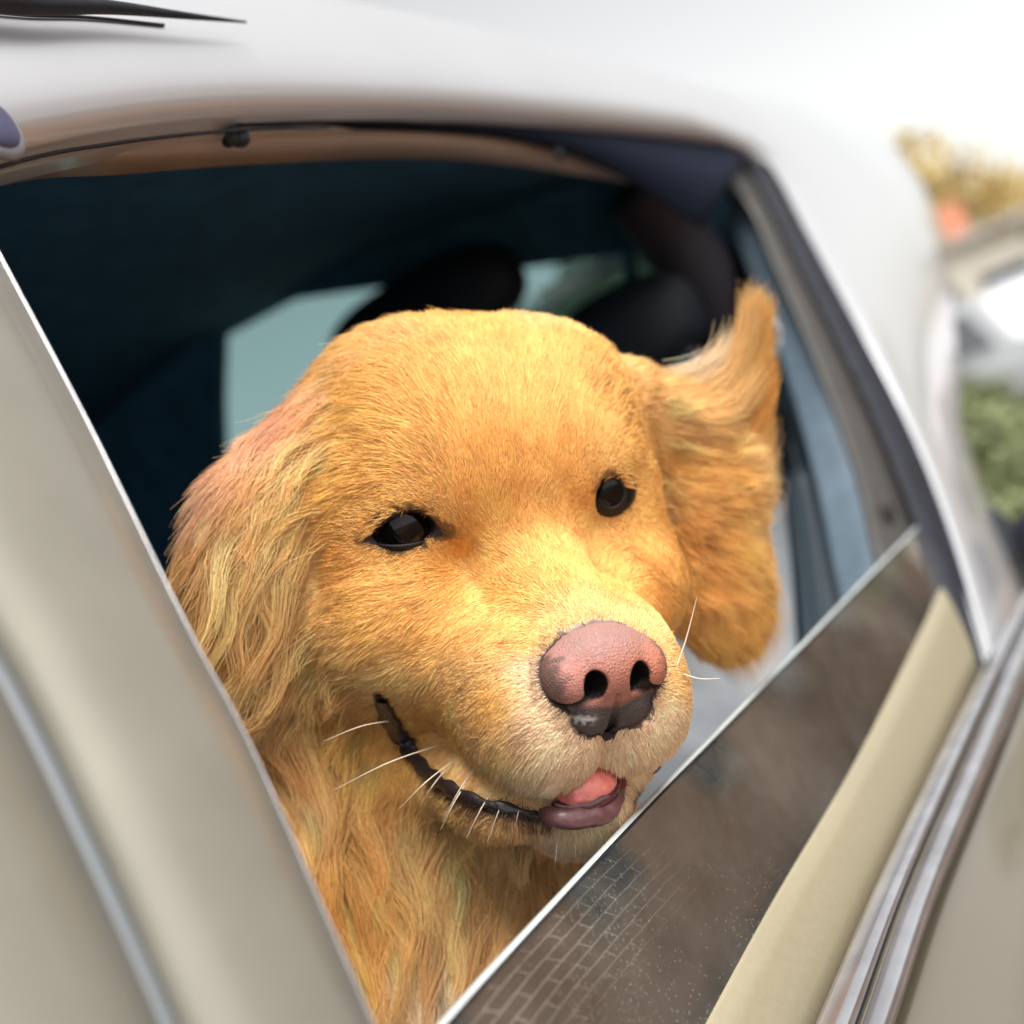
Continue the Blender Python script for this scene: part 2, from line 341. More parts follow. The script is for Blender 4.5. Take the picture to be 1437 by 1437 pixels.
# small keyhole mark on the sail panel
kc = at(1247, 715, -.004)
ellipsoid('screw_cap', kc, (.0075, .0110, .0025), olive, sail, np.array([F, UP, PNU]))
ellipsoid('screw_slot', kc + PNU * .0022 - F*.001, (.0030, .0065, .0016), rubber, sail, np.array([F, UP, PNU]))
cL = [(960, 240), (1010, 300), (1050, 380), (1095, 500), (1125, 600), (1150, 700), (1170, 800), (1190, 900), (1200, 960)]
cR = [(1000, 238), (1052, 292), (1090, 372), (1127, 452), (1168, 562), (1203, 662), (1230, 782), (1262, 900)]
G_ = px_rail(cL, -.05, n_); C2 = px_rail(cR, -.016, n_)
loft('slate_panel', [C2, lerp(C2, G_, .15, .004), lerp(C2, G_, .5, .004), lerp(C2, G_, .9, 0), G_], slate, car_o)
tube('slate_edge', [p + PNU * .001 for p in C2], .0013, mat('pale_edge', (.42, .47, .55), .4), car_o)
bL = [(900, 250), (980, 330), (1030, 420), (1070, 540), (1095, 660), (1112, 800), (1120, 960), (1120, 1050)]
bR = [(960, 240), (1012, 302), (1052, 382), (1099, 502), (1129, 602), (1154, 702), (1174, 802), (1194, 902), (1204, 1000)]
H_ = px_rail(bL, -.09, n_); G2 = px_rail(bR, -.055, n_)
loft('door_seal', [G2, lerp(G2, H_, .3, .006), lerp(G2, H_, .5, -.006), lerp(G2, H_, .75, .006), H_], mat('deep_seal', (.010, .022, .034), .5), car_o)
for k in (.28, .72): tube('seal_bead', lerp(G2, H_, k, .008), .0016, mat('bead', (.045, .06, .075), .4), car_o)
aL = [(1040, 480), (1020, 620), (1010, 800), (1000, 960), (990, 1060)]
aR = [(1055, 440), (1082, 560), (1102, 680), (1117, 820), (1122, 960), (1122, 1080)]
I_ = px_rail(aL, -.19, n_); H2 = px_rail(aR, -.10, n_)
loft('front_trim', [H2, lerp(H2, I_, .25, .01), lerp(H2, I_, .4, -.004), lerp(H2, I_, .7, .012), I_], greyt, car_o)
# glimpse of interior door card behind the chin
card = loft('door_card', [px_rail([(880, 900), (1060, 870)], -.22, 12), px_rail([(860, 1200), (1150, 1000)], -.12, 12)], mat('door_card', (.20, .215, .235), .6, noise=(18, .15)), car_o)

# --- rear door pillar on the left
pe = [(-150, 60), (-60, 240), (0, 360), (125, 598), (262, 880), (345, 1035), (430, 1225), (522, 1437), (585, 1590)]
pm = [(-420, 200), (-250, 480), (-130, 700), (0, 905), (70, 1035), (125, 1150), (190, 1290), (255, 1437), (320, 1590)]
PA = px_rail(pe, .010, 60); PB = px_rail(pm, .010, 60)
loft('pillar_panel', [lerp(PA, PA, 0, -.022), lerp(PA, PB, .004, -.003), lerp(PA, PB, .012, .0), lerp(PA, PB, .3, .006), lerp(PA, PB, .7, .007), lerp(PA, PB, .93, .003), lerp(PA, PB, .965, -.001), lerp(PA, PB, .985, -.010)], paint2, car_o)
tube('pillar_seal', [p + PNU * -.001 for p in lerp(PA, PA, 0, 0)], .0011, rubber, car_o)
tube('pillar_bead', [p + PNU * .0012 for p in lerp(PA, PB, .014, 0)], .0005, chrome, car_o)
pl = [(-900, 300), (-700, 700), (-500, 1100), (-330, 1437), (-250, 1600)]
PC = px_rail(pl, .010, 60)
PD = px_rail([(x - 26, y + 14) for x, y in pm], .012, 60)
loft('gap_seal', [lerp(PB, PD, -.3, -.008), lerp(PB, PD, .2, -.001), lerp(PB, PD, .7, .001), lerp(PB, PD, 1.05, -.003)], mat('grey_gap', (.20, .22, .24), .4, .3), car_o)
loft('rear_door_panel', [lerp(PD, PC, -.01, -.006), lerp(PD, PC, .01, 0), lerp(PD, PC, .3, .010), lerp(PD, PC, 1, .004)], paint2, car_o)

# --- glass
def glass_mat():
    m = bpy.data.materials.new('tinted_glass'); m.use_nodes = True; t = m.node_tree; t.nodes.clear()
    N_ = t.nodes.new; tc = N_('ShaderNodeTexCoord')
    tr = N_('ShaderNodeBsdfTransparent'); tr.inputs[0].default_value = (.10, .085, .07, 1)
    gl = N_('ShaderNodeBsdfGlossy'); gl.inputs['Roughness'].default_value = .012; gl.inputs[0].default_value = (.95, .93, .9, 1)
    fr = N_('ShaderNodeFresnel'); fr.inputs[0].default_value = 1.9
    mr = N_('ShaderNodeMapRange'); mr.inputs['To Min'].default_value = .22; mr.inputs['To Max'].default_value = 1.0
    mx = N_('ShaderNodeMixShader'); t.links.new(fr.outputs[0], mr.inputs[0]); t.links.new(mr.outputs[0], mx.inputs[0])
    t.links.new(tr.outputs[0], mx.inputs[1]); t.links.new(gl.outputs[0], mx.inputs[2])
    # dust: fine specks + smears
    df = N_('ShaderNodeBsdfDiffuse'); df.inputs[0].default_value = (.55, .52, .46, 1)
    vo = N_('ShaderNodeTexVoronoi'); vo.inputs['Scale'].default_value = 620; vo.inputs['Randomness'].default_value = 1
    t.links.new(tc.outputs['Object'], vo.inputs['Vector'])
    sp = N_('ShaderNodeMapRange'); sp.inputs['From Min'].default_value = .06; sp.inputs['From Max'].default_value = .30; sp.inputs['To Min'].default_value = 1; sp.inputs['To Max'].default_value = 0
    t.links.new(vo.outputs['Distance'], sp.inputs[0])
    wn = N_('ShaderNodeSeparateColor'); t.links.new(vo.outputs['Color'], wn.inputs[0])
    nz = N_('ShaderNodeTexNoise'); nz.inputs['Scale'].default_value = 14; nz.inputs['Detail'].default_value = 5
    t.links.new(tc.outputs['Object'], nz.inputs['Vector'])
    th = N_('ShaderNodeMath'); th.operation = 'LESS_THAN'
    nm = N_('ShaderNodeMapRange'); nm.inputs['From Min'].default_value = .42; nm.inputs['From Max'].default_value = .66; nm.inputs['To Min'].default_value = .04; nm.inputs['To Max'].default_value = .8
    t.links.new(nz.outputs[0], nm.inputs[0]); t.links.new(wn.outputs[0], th.inputs[0]); t.links.new(nm.outputs[0], th.inputs[1])
    mu = N_('ShaderNodeMath'); mu.operation = 'MULTIPLY'; t.links.new(sp.outputs[0], mu.inputs[0]); t.links.new(th.outputs[0], mu.inputs[1])
    n2 = N_('ShaderNodeTexNoise'); n2.inputs['Scale'].default_value = 6; n2.inputs['Detail'].default_value = 9; n2.inputs['Roughness'].default_value = .7
    t.links.new(tc.outputs['Object'], n2.inputs['Vector'])
    n3 = N_('ShaderNodeMapRange'); n3.inputs['From Min'].default_value = .45; n3.inputs['From Max'].default_value = .75; n3.inputs['To Max'].default_value = .14; n3.inputs['To Min'].default_value = .02
    t.links.new(n2.outputs[0], n3.inputs[0])
    mm = N_('ShaderNodeMath'); mm.operation = 'MULTIPLY_ADD'; mm.inputs[1].default_value = .32
    t.links.new(mu.outputs[0], mm.inputs[0]); t.links.new(n3.outputs[0], mm.inputs[2])
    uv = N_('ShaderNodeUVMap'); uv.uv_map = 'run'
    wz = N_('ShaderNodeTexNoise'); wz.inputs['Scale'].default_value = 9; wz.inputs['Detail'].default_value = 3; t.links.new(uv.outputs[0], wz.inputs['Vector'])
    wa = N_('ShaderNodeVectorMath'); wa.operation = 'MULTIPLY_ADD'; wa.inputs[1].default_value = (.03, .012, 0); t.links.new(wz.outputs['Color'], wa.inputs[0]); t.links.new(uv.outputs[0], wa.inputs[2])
    br = N_('ShaderNodeTexBrick'); br.inputs['Scale'].default_value = 1; br.inputs['Brick Width'].default_value = .026; br.inputs['Row Height'].default_value = .0072  # mirrored brick courses painted into the pane as pale lines, apart from the dust
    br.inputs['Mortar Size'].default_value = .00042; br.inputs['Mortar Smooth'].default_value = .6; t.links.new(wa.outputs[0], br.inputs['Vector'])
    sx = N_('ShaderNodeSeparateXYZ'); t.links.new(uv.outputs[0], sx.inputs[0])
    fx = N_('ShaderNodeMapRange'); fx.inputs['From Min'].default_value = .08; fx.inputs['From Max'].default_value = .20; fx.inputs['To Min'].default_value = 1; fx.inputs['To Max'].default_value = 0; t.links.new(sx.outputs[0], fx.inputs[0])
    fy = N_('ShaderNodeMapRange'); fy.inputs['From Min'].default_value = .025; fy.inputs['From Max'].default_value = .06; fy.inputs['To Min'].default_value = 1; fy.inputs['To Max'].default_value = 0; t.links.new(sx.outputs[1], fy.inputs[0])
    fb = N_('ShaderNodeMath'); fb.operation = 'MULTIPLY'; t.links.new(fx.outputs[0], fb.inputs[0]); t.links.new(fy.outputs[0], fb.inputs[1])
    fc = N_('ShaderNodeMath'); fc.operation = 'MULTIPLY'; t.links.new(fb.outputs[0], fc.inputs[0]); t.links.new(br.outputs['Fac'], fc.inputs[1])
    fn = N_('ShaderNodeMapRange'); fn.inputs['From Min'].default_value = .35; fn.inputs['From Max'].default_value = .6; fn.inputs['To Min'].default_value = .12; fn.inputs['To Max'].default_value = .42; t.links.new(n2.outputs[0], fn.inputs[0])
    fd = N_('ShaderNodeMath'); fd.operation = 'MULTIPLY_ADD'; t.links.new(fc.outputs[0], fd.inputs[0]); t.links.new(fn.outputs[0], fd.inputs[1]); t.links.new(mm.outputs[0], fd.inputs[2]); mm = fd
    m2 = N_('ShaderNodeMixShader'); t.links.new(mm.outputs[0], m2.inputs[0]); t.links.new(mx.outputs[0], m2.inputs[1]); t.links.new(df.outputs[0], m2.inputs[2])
    o = N_('ShaderNodeOutputMaterial'); t.links.new(m2.outputs[0], o.inputs[0]); return m
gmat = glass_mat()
gtop = [(520, 1550), (622, 1437), (700, 1350), (900, 1137), (1000, 1035), (1100, 932), (1200, 828), (1290, 737)]
gbot = [(960, 1640), (1040, 1440), (1090, 1330), (1180, 1180), (1240, 1090), (1290, 1010), (1330, 960), (1365, 925)]
GA = px_rail(gtop, -.002, 40); GB = px_rail(gbot, -.002, 40)
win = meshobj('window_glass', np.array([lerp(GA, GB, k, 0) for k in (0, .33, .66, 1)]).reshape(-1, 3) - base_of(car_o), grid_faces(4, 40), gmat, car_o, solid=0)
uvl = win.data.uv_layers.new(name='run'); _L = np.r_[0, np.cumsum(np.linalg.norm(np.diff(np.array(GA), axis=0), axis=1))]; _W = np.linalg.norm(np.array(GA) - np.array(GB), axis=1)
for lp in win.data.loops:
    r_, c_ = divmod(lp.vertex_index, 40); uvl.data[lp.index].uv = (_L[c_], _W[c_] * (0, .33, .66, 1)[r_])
# ground, polished top edge of the pane: a real 4 mm band
edge_m = mat('glass_edge', (.60, .66, .66), .25, 0, .6, noise=(40, .15))
GI = [p - PNU * .0065 for p in GA]
GL = lerp(GA, GB, .006, 0)
loft('glass_edge', [[g + PNU * .0006 for g in GL], [p + PNU * .0004 for p in GA], [p + UP * .0010 - PNU * .002 for p in GA], GI, [p - UP * .003 for p in GI]], edge_m, win, solid=0)
tube('glass_rim', [p + PNU * .0012 - UP * .0009 for p in GL], .0004, rubber, win)
er = px_rail([(1290, 737), (1308, 790), (1335, 855), (1366, 925)], -.009, 12)
tube('glass_side_rim', er, .0016, olive, win)

# --- belt line: tan strip, bright mouldings, door skin
def belt(name, L, R, offL, offR, bulge, m, n=50, ks=(0, .03, .25, .5, .75, .97, 1)):
    A = px_rail(L, offL, n); B = px_rail(R, offR, n)
    rails = []
    for k in ks:
        rails.append(lerp(A, B, k, bulge * math.sin(math.pi * k) if 0 < k < 1 else -.002))
    return loft(name, rails, m, car_o)
belt('belt_panel', [(900, 1620), (995, 1437), (1090, 1262), (1200, 1075), (1290, 895), (1326, 815)], [(1060, 1640), (1150, 1437), (1230, 1250), (1318, 1062), (1366, 958), (1392, 890)], -.001, .0035, .0012, tan, ks=(0, .02, .25, .5, .75, .98, 1))
belt('belt_moulding', [(1062, 1640), (1152, 1437), (1232, 1250), (1322, 1060), (1392, 920), (1442, 830)], [(1120, 1640), (1195, 1437), (1262, 1250), (1345, 1060), (1420, 890), (1460, 810)], .020, .026, .006, chrome)
belt('moulding_groove', [(1118, 1640), (1193, 1437), (1260, 1250), (1343, 1060), (1418, 890), (1458, 810)], [(1138, 1640), (1212, 1437), (1278, 1250), (1360, 1060), (1432, 890), (1475, 800)], .017, .017, .001, mat('groove', (.16, .17, .19), .4, .4))
belt('lower_moulding', [(1137, 1640), (1211, 1437), (1277, 1250), (1359, 1060), (1431, 890), (1474, 800)], [(1170, 1640), (1248, 1437), (1312, 1250), (1392, 1060), (1462, 890), (1500, 800)], .026, .028, .006, chrome)
belt('door_skin', [(1168, 1640), (1246, 1437), (1310, 1250), (1390, 1060), (1460, 890), (1500, 780)], [(1900, 1900), (1900, 1640), (1900, 1437), (1900, 1200), (1900, 1000)], .016, .07, .03, mat('door_paint', (.20, .165, .12), .2, .5, 1.0, noise=(2, .1)))
# mirror just entering the frame
mc = at(1512, 742, .05)
mir = ellipsoid('side_mirror', mc, (.06, .012, .035), rubber, car_o, np.array([N, F, UP]), power=3)

# --- interior: wind-screen surround with the opening, headliner, far side, seats
def plate_hole(name, outer, hole, m, parent, th=.02):
    bm = bmesh.new(); b0 = base_of(parent)
    for loop in (outer, hole):
        vs = [bm.verts.new(Vector(p - b0)) for p in loop]
        for i in range(len(vs)): bm.edges.new((vs[i], vs[(i + 1) % len(vs)]))
    bmesh.ops.triangle_fill(bm, use_beauty=True, use_dissolve=False, edges=bm.edges[:])
    me = bpy.data.meshes.new(name); bm.to_mesh(me); bm.free(); me.materials.append(m)
    o = bpy.data.objects.new(name, me); sc.collection.objects.link(o); o.parent = parent
    s = o.modifiers.new('s', 'SOLIDIFY'); s.thickness = th
    return o
LE = .45; SW = 1.5
def ws(px, py, s=SW): return on_s(px, py, s, LE)
hole = [ws(*p) for p in [(322, 425), (480, 402), (700, 372), (850, 350), (925, 336), (950, 352), (985, 410), (1015, 470), (1040, 560), (1060, 760), (900, 900), (330, 900), (318, 560)]]
outer = [ws(*p) for p in [(-300, 270), (200, 245), (700, 225), (1000, 232), (1075, 300), (1110, 500), (1125, 760), (1140, 1150), (900, 1400), (-100, 1400), (-300, 900)]]
plate_hole('windscreen_surround', outer, hole, navy, car_o)
PI_ = [ws(*p, SW - .05) for p in [(890, 262), (915, 290), (965, 360), (1010, 450), (1050, 560), (1080, 700)]]
tube('pillar_trim', cr_spline(PI_, 20), .04, navy2, car_o, sides=12)
wsg = mat('windscreen_glass', (.55, .78, .76), .02, 0, 0, **{'Transmission Weight': 1.0})
wm = bpy.data.materials.new('windscreen_tint'); wm.use_nodes = True; t = wm.node_tree; t.nodes.clear()
tr = t.nodes.new('ShaderNodeBsdfTransparent'); tr.inputs[0].default_value = (.24, .37, .37, 1); gl = t.nodes.new('ShaderNodeBsdfGlossy'); gl.inputs['Roughness'].default_value = .02
mx = t.nodes.new('ShaderNodeMixShader'); mx.inputs[0].default_value = .07; om = t.nodes.new('ShaderNodeOutputMaterial')
t.links.new(tr.outputs[0], mx.inputs[1]); t.links.new(gl.outputs[0], mx.inputs[2]); t.links.new(mx.outputs[0], om.inputs[0])
meshobj('windscreen', np.array([ws(*p, SW + .03) for p in [(280, 300), (1000, 250), (1120, 900), (280, 950)]]) - base_of(car_o), [(0, 1, 2, 3)], wm, car_o, smooth=False)
tube('windscreen_bracket', [ws(882, 330, SW - .05), ws(886, 400, SW - .05)], .008, navy, car_o)
box('windscreen_sticker', ws(850, 372, SW + .02), (.09, .002, .010), mat('sticker', (.5, .62, .6), .5), car_o, np.array([N, F, UP]))
def zplane(s, n): return car(s, n, 0)
# headliner, far side, floor, rear: closed cabin
hz = .405
def quad(name, pts, m, solid=.02): return meshobj(name, np.array(pts) - base_of(car_o), [(0, 1, 2, 3)], m, car_o, smooth=False, solid=solid)
_hp = [(-.40, .285), (-.50, .33), (-.75, .375), (-1.05, .385), (-1.35, .355), (-1.65, .28)]
loft('headliner', [[car(s_, n_h, z_h - (.035 if s_ > 1 else 0)) for s_ in (-1.2, .6, 1.36)] for n_h, z_h in _hp], navy, car_o, .015)
quad('far_door_trim', [car(-1.2, -1.62, hz), car(1.36, -1.62, hz), car(1.7, -1.62, -1.1), car(-1.2, -1.62, -1.1)], navy)
quad('rear_bulkhead', [car(-1.2, -.3, hz), car(-1.2, -1.65, hz), car(-1.2, -1.65, -1.1), car(-1.2, -.3, -1.1)], navy)
quad('cabin_floor', [car(-1.2, -.2, -1.1), car(1.9, -.2, -1.1), car(1.9, -1.65, -1.1), car(-1.2, -1.65, -1.1)], navy)
quad('near_door_inner', [car(-1.2, -.30, -.36), car(1.6, -.30, -.36), car(1.6, -.24, -1.1), car(-1.2, -.24, -1.1)], navy)
cj = np.array([F, N, UP])
box('dashboard', car(1.42, -.95, -.42), (.28, .66, .22), leather, car_o, cj, bevel=.06)
# front seats: back + headrest on two stalks
def seat(px, py, s, rx, rz, tone):
    hc = on_s(px, py, s)
    st = ellipsoid('headrest', hc, (.045, rx, rz), leather, car_o, cj, power=2.7)
    for q in (-1, 1): tube('headrest_post', [hc + N * q * .05 - UP * rz * .7, hc + N * q * .05 - UP * (rz + .12)], .006, chrome, st)
    ellipsoid('seat_back', hc - UP * (rz + .33) - F * .03, (.08, rx * 1.9, .29), leather, car_o, cj, power=3.2)
seat(884, 468, 1.26, .076, .048, 0)
seat(597, 445, 1.30, .128, .050, 0)
# seat belt guide ring seen right of the ear
ring = [on_s(1078 + 17 * math.cos(k), 475 + 26 * math.sin(k), .92) for k in np.linspace(0, 6.2832, 25)]
tube('belt_guide', ring, .0022, greyt, car_o, flat=F)
#DOG_MARK
# ------------------------------------------------------------------ the dog
def rot(a, b, c):
    Rz = np.array([[math.cos(a), -math.sin(a), 0], [math.sin(a), math.cos(a), 0], [0, 0, 1]])
    Rx = np.array([[1, 0, 0], [0, math.cos(b), -math.sin(b)], [0, math.sin(b), math.cos(b)]])
    Ry = np.array([[math.cos(c), 0, math.sin(c)], [0, 1, 0], [-math.sin(c), 0, math.cos(c)]])
    return Rz @ Rx @ Ry
RM = rot(*np.radians([197, -18.8, -14.4])); HP = CAM + np.array([-.001, .587, .001])
def l2w(p): return np.asarray(p) @ RM.T + HP
def w2l(p): return (np.asarray(p) - HP) @ RM
CL = w2l(CAM)                                            # camera in head space
def lpx(px, py, axis, val):                              # pixel ray cut by a head-space plane
    d = RM.T @ ray(px, py); return CL + d * ((val - CL[axis]) / d[axis])
dn = w2l(HP - UP) ; dn = dn / np.linalg.norm(dn)         # world down in head space
inn = w2l(HP - N); inn /= np.linalg.norm(inn)            # into the car
bk = w2l(HP - F)
def smin(a, b, k):
    h = np.clip(.5 + .5 * (b - a) / k, 0, 1); return b * (1 - h) + a * h - k * h * (1 - h)
def smax(a, b, k): return -smin(-a, -b, k)
def ell(p, c, r):
    q = p - np.asarray(c, np.float32); r = np.asarray(r, np.float32)
    k0 = np.sqrt(((q / r) ** 2).sum(-1)); k1 = np.sqrt(((q / (r * r)) ** 2).sum(-1)) + 1e-9
    return k0 * (k0 - 1) / k1
def cap(p, a, b, ra, rb):
    a = np.asarray(a, np.float32); b = np.asarray(b, np.float32); ab = b - a
    h = np.clip(((p - a) @ ab) / (ab @ ab), 0, 1)[..., None]
    return np.sqrt(((p - a - h * ab) ** 2).sum(-1)) - (ra + (rb - ra) * h[..., 0])
EYE_R = lpx(562, 742, 1, -.006); EYE_L = lpx(857, 692, 1, -.006)
earL = [lpx(*q) for q in [(905, 590, 1, -.050), (960, 620, 1, -.050), (998, 690, 1, -.048), (1000, 780, 1, -.045), (1008, 835, 1, -.042), (1022, 868, 1, -.040)]]
EBR = [lpx(868, 572, 1, -.055), lpx(960, 592, 1, -.052)]
earR = [lpx(*q) for q in [(455, 640, 1, -.055), (385, 710, 1, -.055), (352, 800, 1, -.050), (350, 900, 1, -.050), (350, 975, 1, -.05)]]
chest = [np.array([0, -.09, -.04]), lpx(560, 1120, 1, -.09), lpx(600, 1330, 1, -.10), lpx(640, 1600, 1, -.13)]
NS_, NO_ = .93, np.array([-.0010, .080, -.0495], np.float32)
def nose_base(p):
    p = (p.astype(np.float32) - NO_) / NS_ + NO_ * [0, 1, 1]; ap = p.copy(); ap[..., 0] = np.abs(p[..., 0])
    d = ell(p, (0, .0815, -.0455), (.0235, .0195, .0172))
    d = smin(d, ell(ap, (.0172, .0840, -.0480), (.0105, .0150, .0122)), .0035)
    d = smin(d, ell(ap, (.0095, .0800, -.0630), (.0135, .0150, .0125)), .004)
    return NS_ * smin(d, cap(p, (0, .088, -.058), (0, .0835, -.073), .008, .005), .004)
def nose_sdf(p):
    d = nose_base(p) / NS_; p = (p.astype(np.float32) - NO_) / NS_ + NO_ * [0, 1, 1]; ap = p.copy(); ap[..., 0] = np.abs(p[..., 0])
    n1 = ell(ap, (.0100, .1010, -.0480), (.0052, .0180, .0068))
    n2 = cap(ap, (.0100, .0975, -.0530), (.0170, .0945, -.0562), .0038, .0032)
    n3 = cap(ap, (.0170, .0950, -.0562), (.0265, .0880, -.0552), .0033, .0014)
    d = smax(d, -smin(n1, smin(n2, n3, .001), .002), .0012)
    return NS_ * smax(d, -PHIL(p), .0010)
def PHIL(p): return smin(smin(cap(p, (0, .0985, -.0540), (0, .0958, -.0630), .0013, .0020), cap(p, (0, .0958, -.0630), (0, .0895, -.0715), .0020, .0024), .0005), cap(p, (0, .0895, -.0715), (0, .0860, -.0790), .0024, .0032), .001)
sock = None
MO = lpx(822, 1116, 1, .078)
HOL = [lpx(640, 775, 1, .004), lpx(820, 720, 1, .004), lpx(452, 815, 1, -.02), lpx(570, 690, 1, -.006), lpx(845, 640, 1, -.006)]
def sdf(p):
    p = p.astype(np.float32); ap = p.copy(); ap[..., 0] = np.abs(p[..., 0])
    d = ell(p, (0, -.055, .012), (.077, .085, .066))
    d = smin(d, ell(ap, (.030, -.022, .024), (.034, .034, .026)), .012)
    d = smin(d, cap(p, (0, -.012, -.010), (0, .074, -.050), .026, .0205), .016)
    d = smin(d, ell(ap, (.026, .040, -.064), (.0235, .048, .034)), .014)
    d = smin(d, ell(ap, (.017, .066, -.074), (.023, .024, .0235)), .014)
    d = smin(d, ell(ap, (.050, -.022, -.045), (.038, .050, .044)), .022)
    d = smin(d, ell(ap, (.052, -.045, -.004), (.033, .050, .038)), .018)
    def gz(c, r): q = (p - np.asarray(c, np.float32)) / np.asarray(r, np.float32); return np.exp(-(q ** 2).sum(-1))
    d = d + .0022 * gz((0, .0, .035), (.007, .05, .032)) + .0060 * gz(HOL[0], (.011, .02, .012)) + .0050 * gz(HOL[1], (.011, .02, .012)) + .003 * gz(HOL[2], (.010, .03, .020))
    d = d - .0060 * gz(HOL[3], (.018, .02, .009)) - .0045 * gz(HOL[4], (.014, .02, .009))
    d = smax(d, -ell(p, MO, (.0150, .012, .0062)), .004)
    d = smax(d, -(nose_base(p) + .0018), .0008)
    if sock is not None:
        for S_, r_ in sock: d = smax(d, -ell(p, S_, r_), .003)
    d = smin(d, ell(p, (-.040, -.055, .046), (.034, .052, .027)), .02); d = smin(d, ell(p, (.022, -.055, .048), (.034, .052, .027)), .02)
    # lower jaw, set in under the flews
    jaw = cap(p, (0, -.01, -.100), (0, .054, -.113), .036, .0232)
    jaw = smin(jaw, ell(p, (.031, .020, -.110), (.021, .048, .018)), .012); jaw = smin(jaw, ell(p, (-.026, .018, -.104), (.018, .044, .016)), .012)
    gap = ell(ap, (.058, .012, -.094), (.013, .030, .006))
    d = smin(d, jaw, .006)
    d = smax(d, -gap, .006)
    nk = smin(cap(p, chest[0], chest[1], .085, .085), cap(p, chest[1], chest[2], .085, .12), .04)
    nk = smin(nk, cap(p, chest[2], chest[3], .12, .15), .05)
    d = smin(d, nk, .03)
    d = smin(d, cap(p, EBR[0], EBR[1], .022, .012), .02)
    # ears: thin flaps
    e = 1.0
    for i in range(len(earL) - 1):
        r = [.012, .018, .021, .021, .021, .019]
        q = p.copy(); q[..., 1] = q[..., 1] * 2.2
        A = earL[i] * [1, 2.2, 1]; B = earL[i + 1] * [1, 2.2, 1]
        e = np.minimum(e, cap(q, A, B, r[i], r[i + 1]) * .6) if i == 0 else smin(e, cap(q, A, B, r[i], r[i + 1]) * .6, .01)
    d = smin(d, e, .012)
    e = cap(p, earR[0], earR[1], .016, .022)
    for i in range(1, len(earR) - 1): e = smin(e, cap(p, earR[i], earR[i + 1], .024, .024), .01)
    d = smin(d, e, .03)
    return d
def grad(p, f=None, h=.0012):
    f = f or sdf; g = np.stack([f(p + np.eye(3)[i] * h) - f(p - np.eye(3)[i] * h) for i in range(3)], -1)
    return g / (np.linalg.norm(g, axis=-1, keepdims=True) + 1e-9)
def surface_nets(f, lo, hi, h):
    ax = [np.arange(lo[i], hi[i] + h, h) for i in range(3)]; sh = [len(a) for a in ax]
    v = np.empty(sh, np.float32)
    for i in range(sh[0]):
        Y, Z = np.meshgrid(ax[1], ax[2], indexing='ij')
        v[i] = f(np.stack([np.full_like(Y, ax[0][i]), Y, Z], -1))
    s = v < 0; cnt = np.zeros([q - 1 for q in sh], np.float32); acc = np.zeros(cnt.shape + (3,), np.float32)
    corners = [(a, b, c) for a in (0, 1) for b in (0, 1) for c in (0, 1)]
    sl_ = lambda c: tuple(slice(c[k], sh[k] - 1 + c[k]) for k in range(3))
    for c0 in corners:
        for k in range(3):
            if c0[k]: continue
            c1 = list(c0); c1[k] = 1
            a, b = v[sl_(c0)], v[sl_(c1)]; x = (a < 0) != (b < 0)
            t = np.where(x, a / np.where(x, a - b, 1), 0)
            cnt += x
            for m_ in range(3): acc[..., m_] += x * (c0[m_] + (t if m_ == k else 0))
    act = cnt > 0; idx = -np.ones(cnt.shape, np.int64); idx[act] = np.arange(act.sum())
    ijk = np.argwhere(act); V = (ijk + acc[act] / cnt[act][:, None]) * h + np.array(lo)
    Fs = []
    for k in range(3):
        a, b = [(1, 2), (2, 0), (0, 1)][k]
        x = s[tuple(slice(0, sh[m] - 1) if m == k else slice(1, sh[m] - 1) for m in range(3))]
        y = s[tuple(slice(1, sh[m]) if m == k else slice(1, sh[m] - 1) for m in range(3))]
        e_ = np.argwhere(x != y)
        if not len(e_): continue
        flip = x[tuple(e_.T)]
        base = e_.copy()
        for m in range(3):
            if m != k: base[:, m] += 1
        def g(da, db):
            q = base.copy(); q[:, a] -= da; q[:, b] -= db; return idx[tuple(q.T)]
        Q = np.stack([g(1, 1), g(0, 1), g(0, 0), g(1, 0)], 1)
        Q[~flip] = Q[~flip][:, ::-1]; Fs.append(Q)
    return V, np.vstack(Fs)
def project(f, V, it=3):
    for _ in range(it): V = V - grad(V, f) * f(V)[:, None]
    return V

def march(px, py, f=None):
    f = f or sdf; px = np.atleast_1d(px).astype(float); py = np.atleast_1d(py).astype(float)
    R = np.stack([(px - 718.5) * E1[0] + (718.5 - py) * E1[1], np.full_like(px, FPX), (px - 718.5) * E2[0] + (718.5 - py) * E2[1]], 1) / FPX
    R = R @ RM; L = np.linalg.norm(R, axis=1); D = R / L[:, None]; t = np.full(len(px), .38)
    for _ in range(60): t += np.clip(f(CL + D * t[:, None]), -.02, .05) * .8
    P = CL + D * t[:, None]; return P, np.abs(f(P)) < .004
MPOLY = np.array([(762, 1138), (786, 1110), (822, 1092), (858, 1072), (876, 1080), (876, 1112), (852, 1142), (800, 1152)], float)
def mouth_in(P):                                         # >0 outside the mouth opening
    q = ppx(P); cc = MPOLY.mean(0); th = np.arctan2(*(MPOLY - cc).T[::-1]); r = np.linalg.norm(MPOLY - cc, axis=1); o_ = np.argsort(th); q = q - cc
    rr = np.interp(np.arctan2(q[:, 1], q[:, 0]), th[o_], r[o_], period=2 * math.pi); v = np.linalg.norm(q, axis=1) - rr
    return np.where((P[:, 1] > .03) & (P[:, 2] < -.07), v, 99)
def surf_at(px, py):
    q, _ = march(px, py); return q[0], grad(q)[0]
SR, NR = surf_at(562, 743); SL, NL_ = surf_at(857, 692)
def _ec(S_, n_):
    v = (CL - S_) / np.linalg.norm(CL - S_); q = n_ + 2.0 * v; return S_ - q / np.linalg.norm(q) * .0132
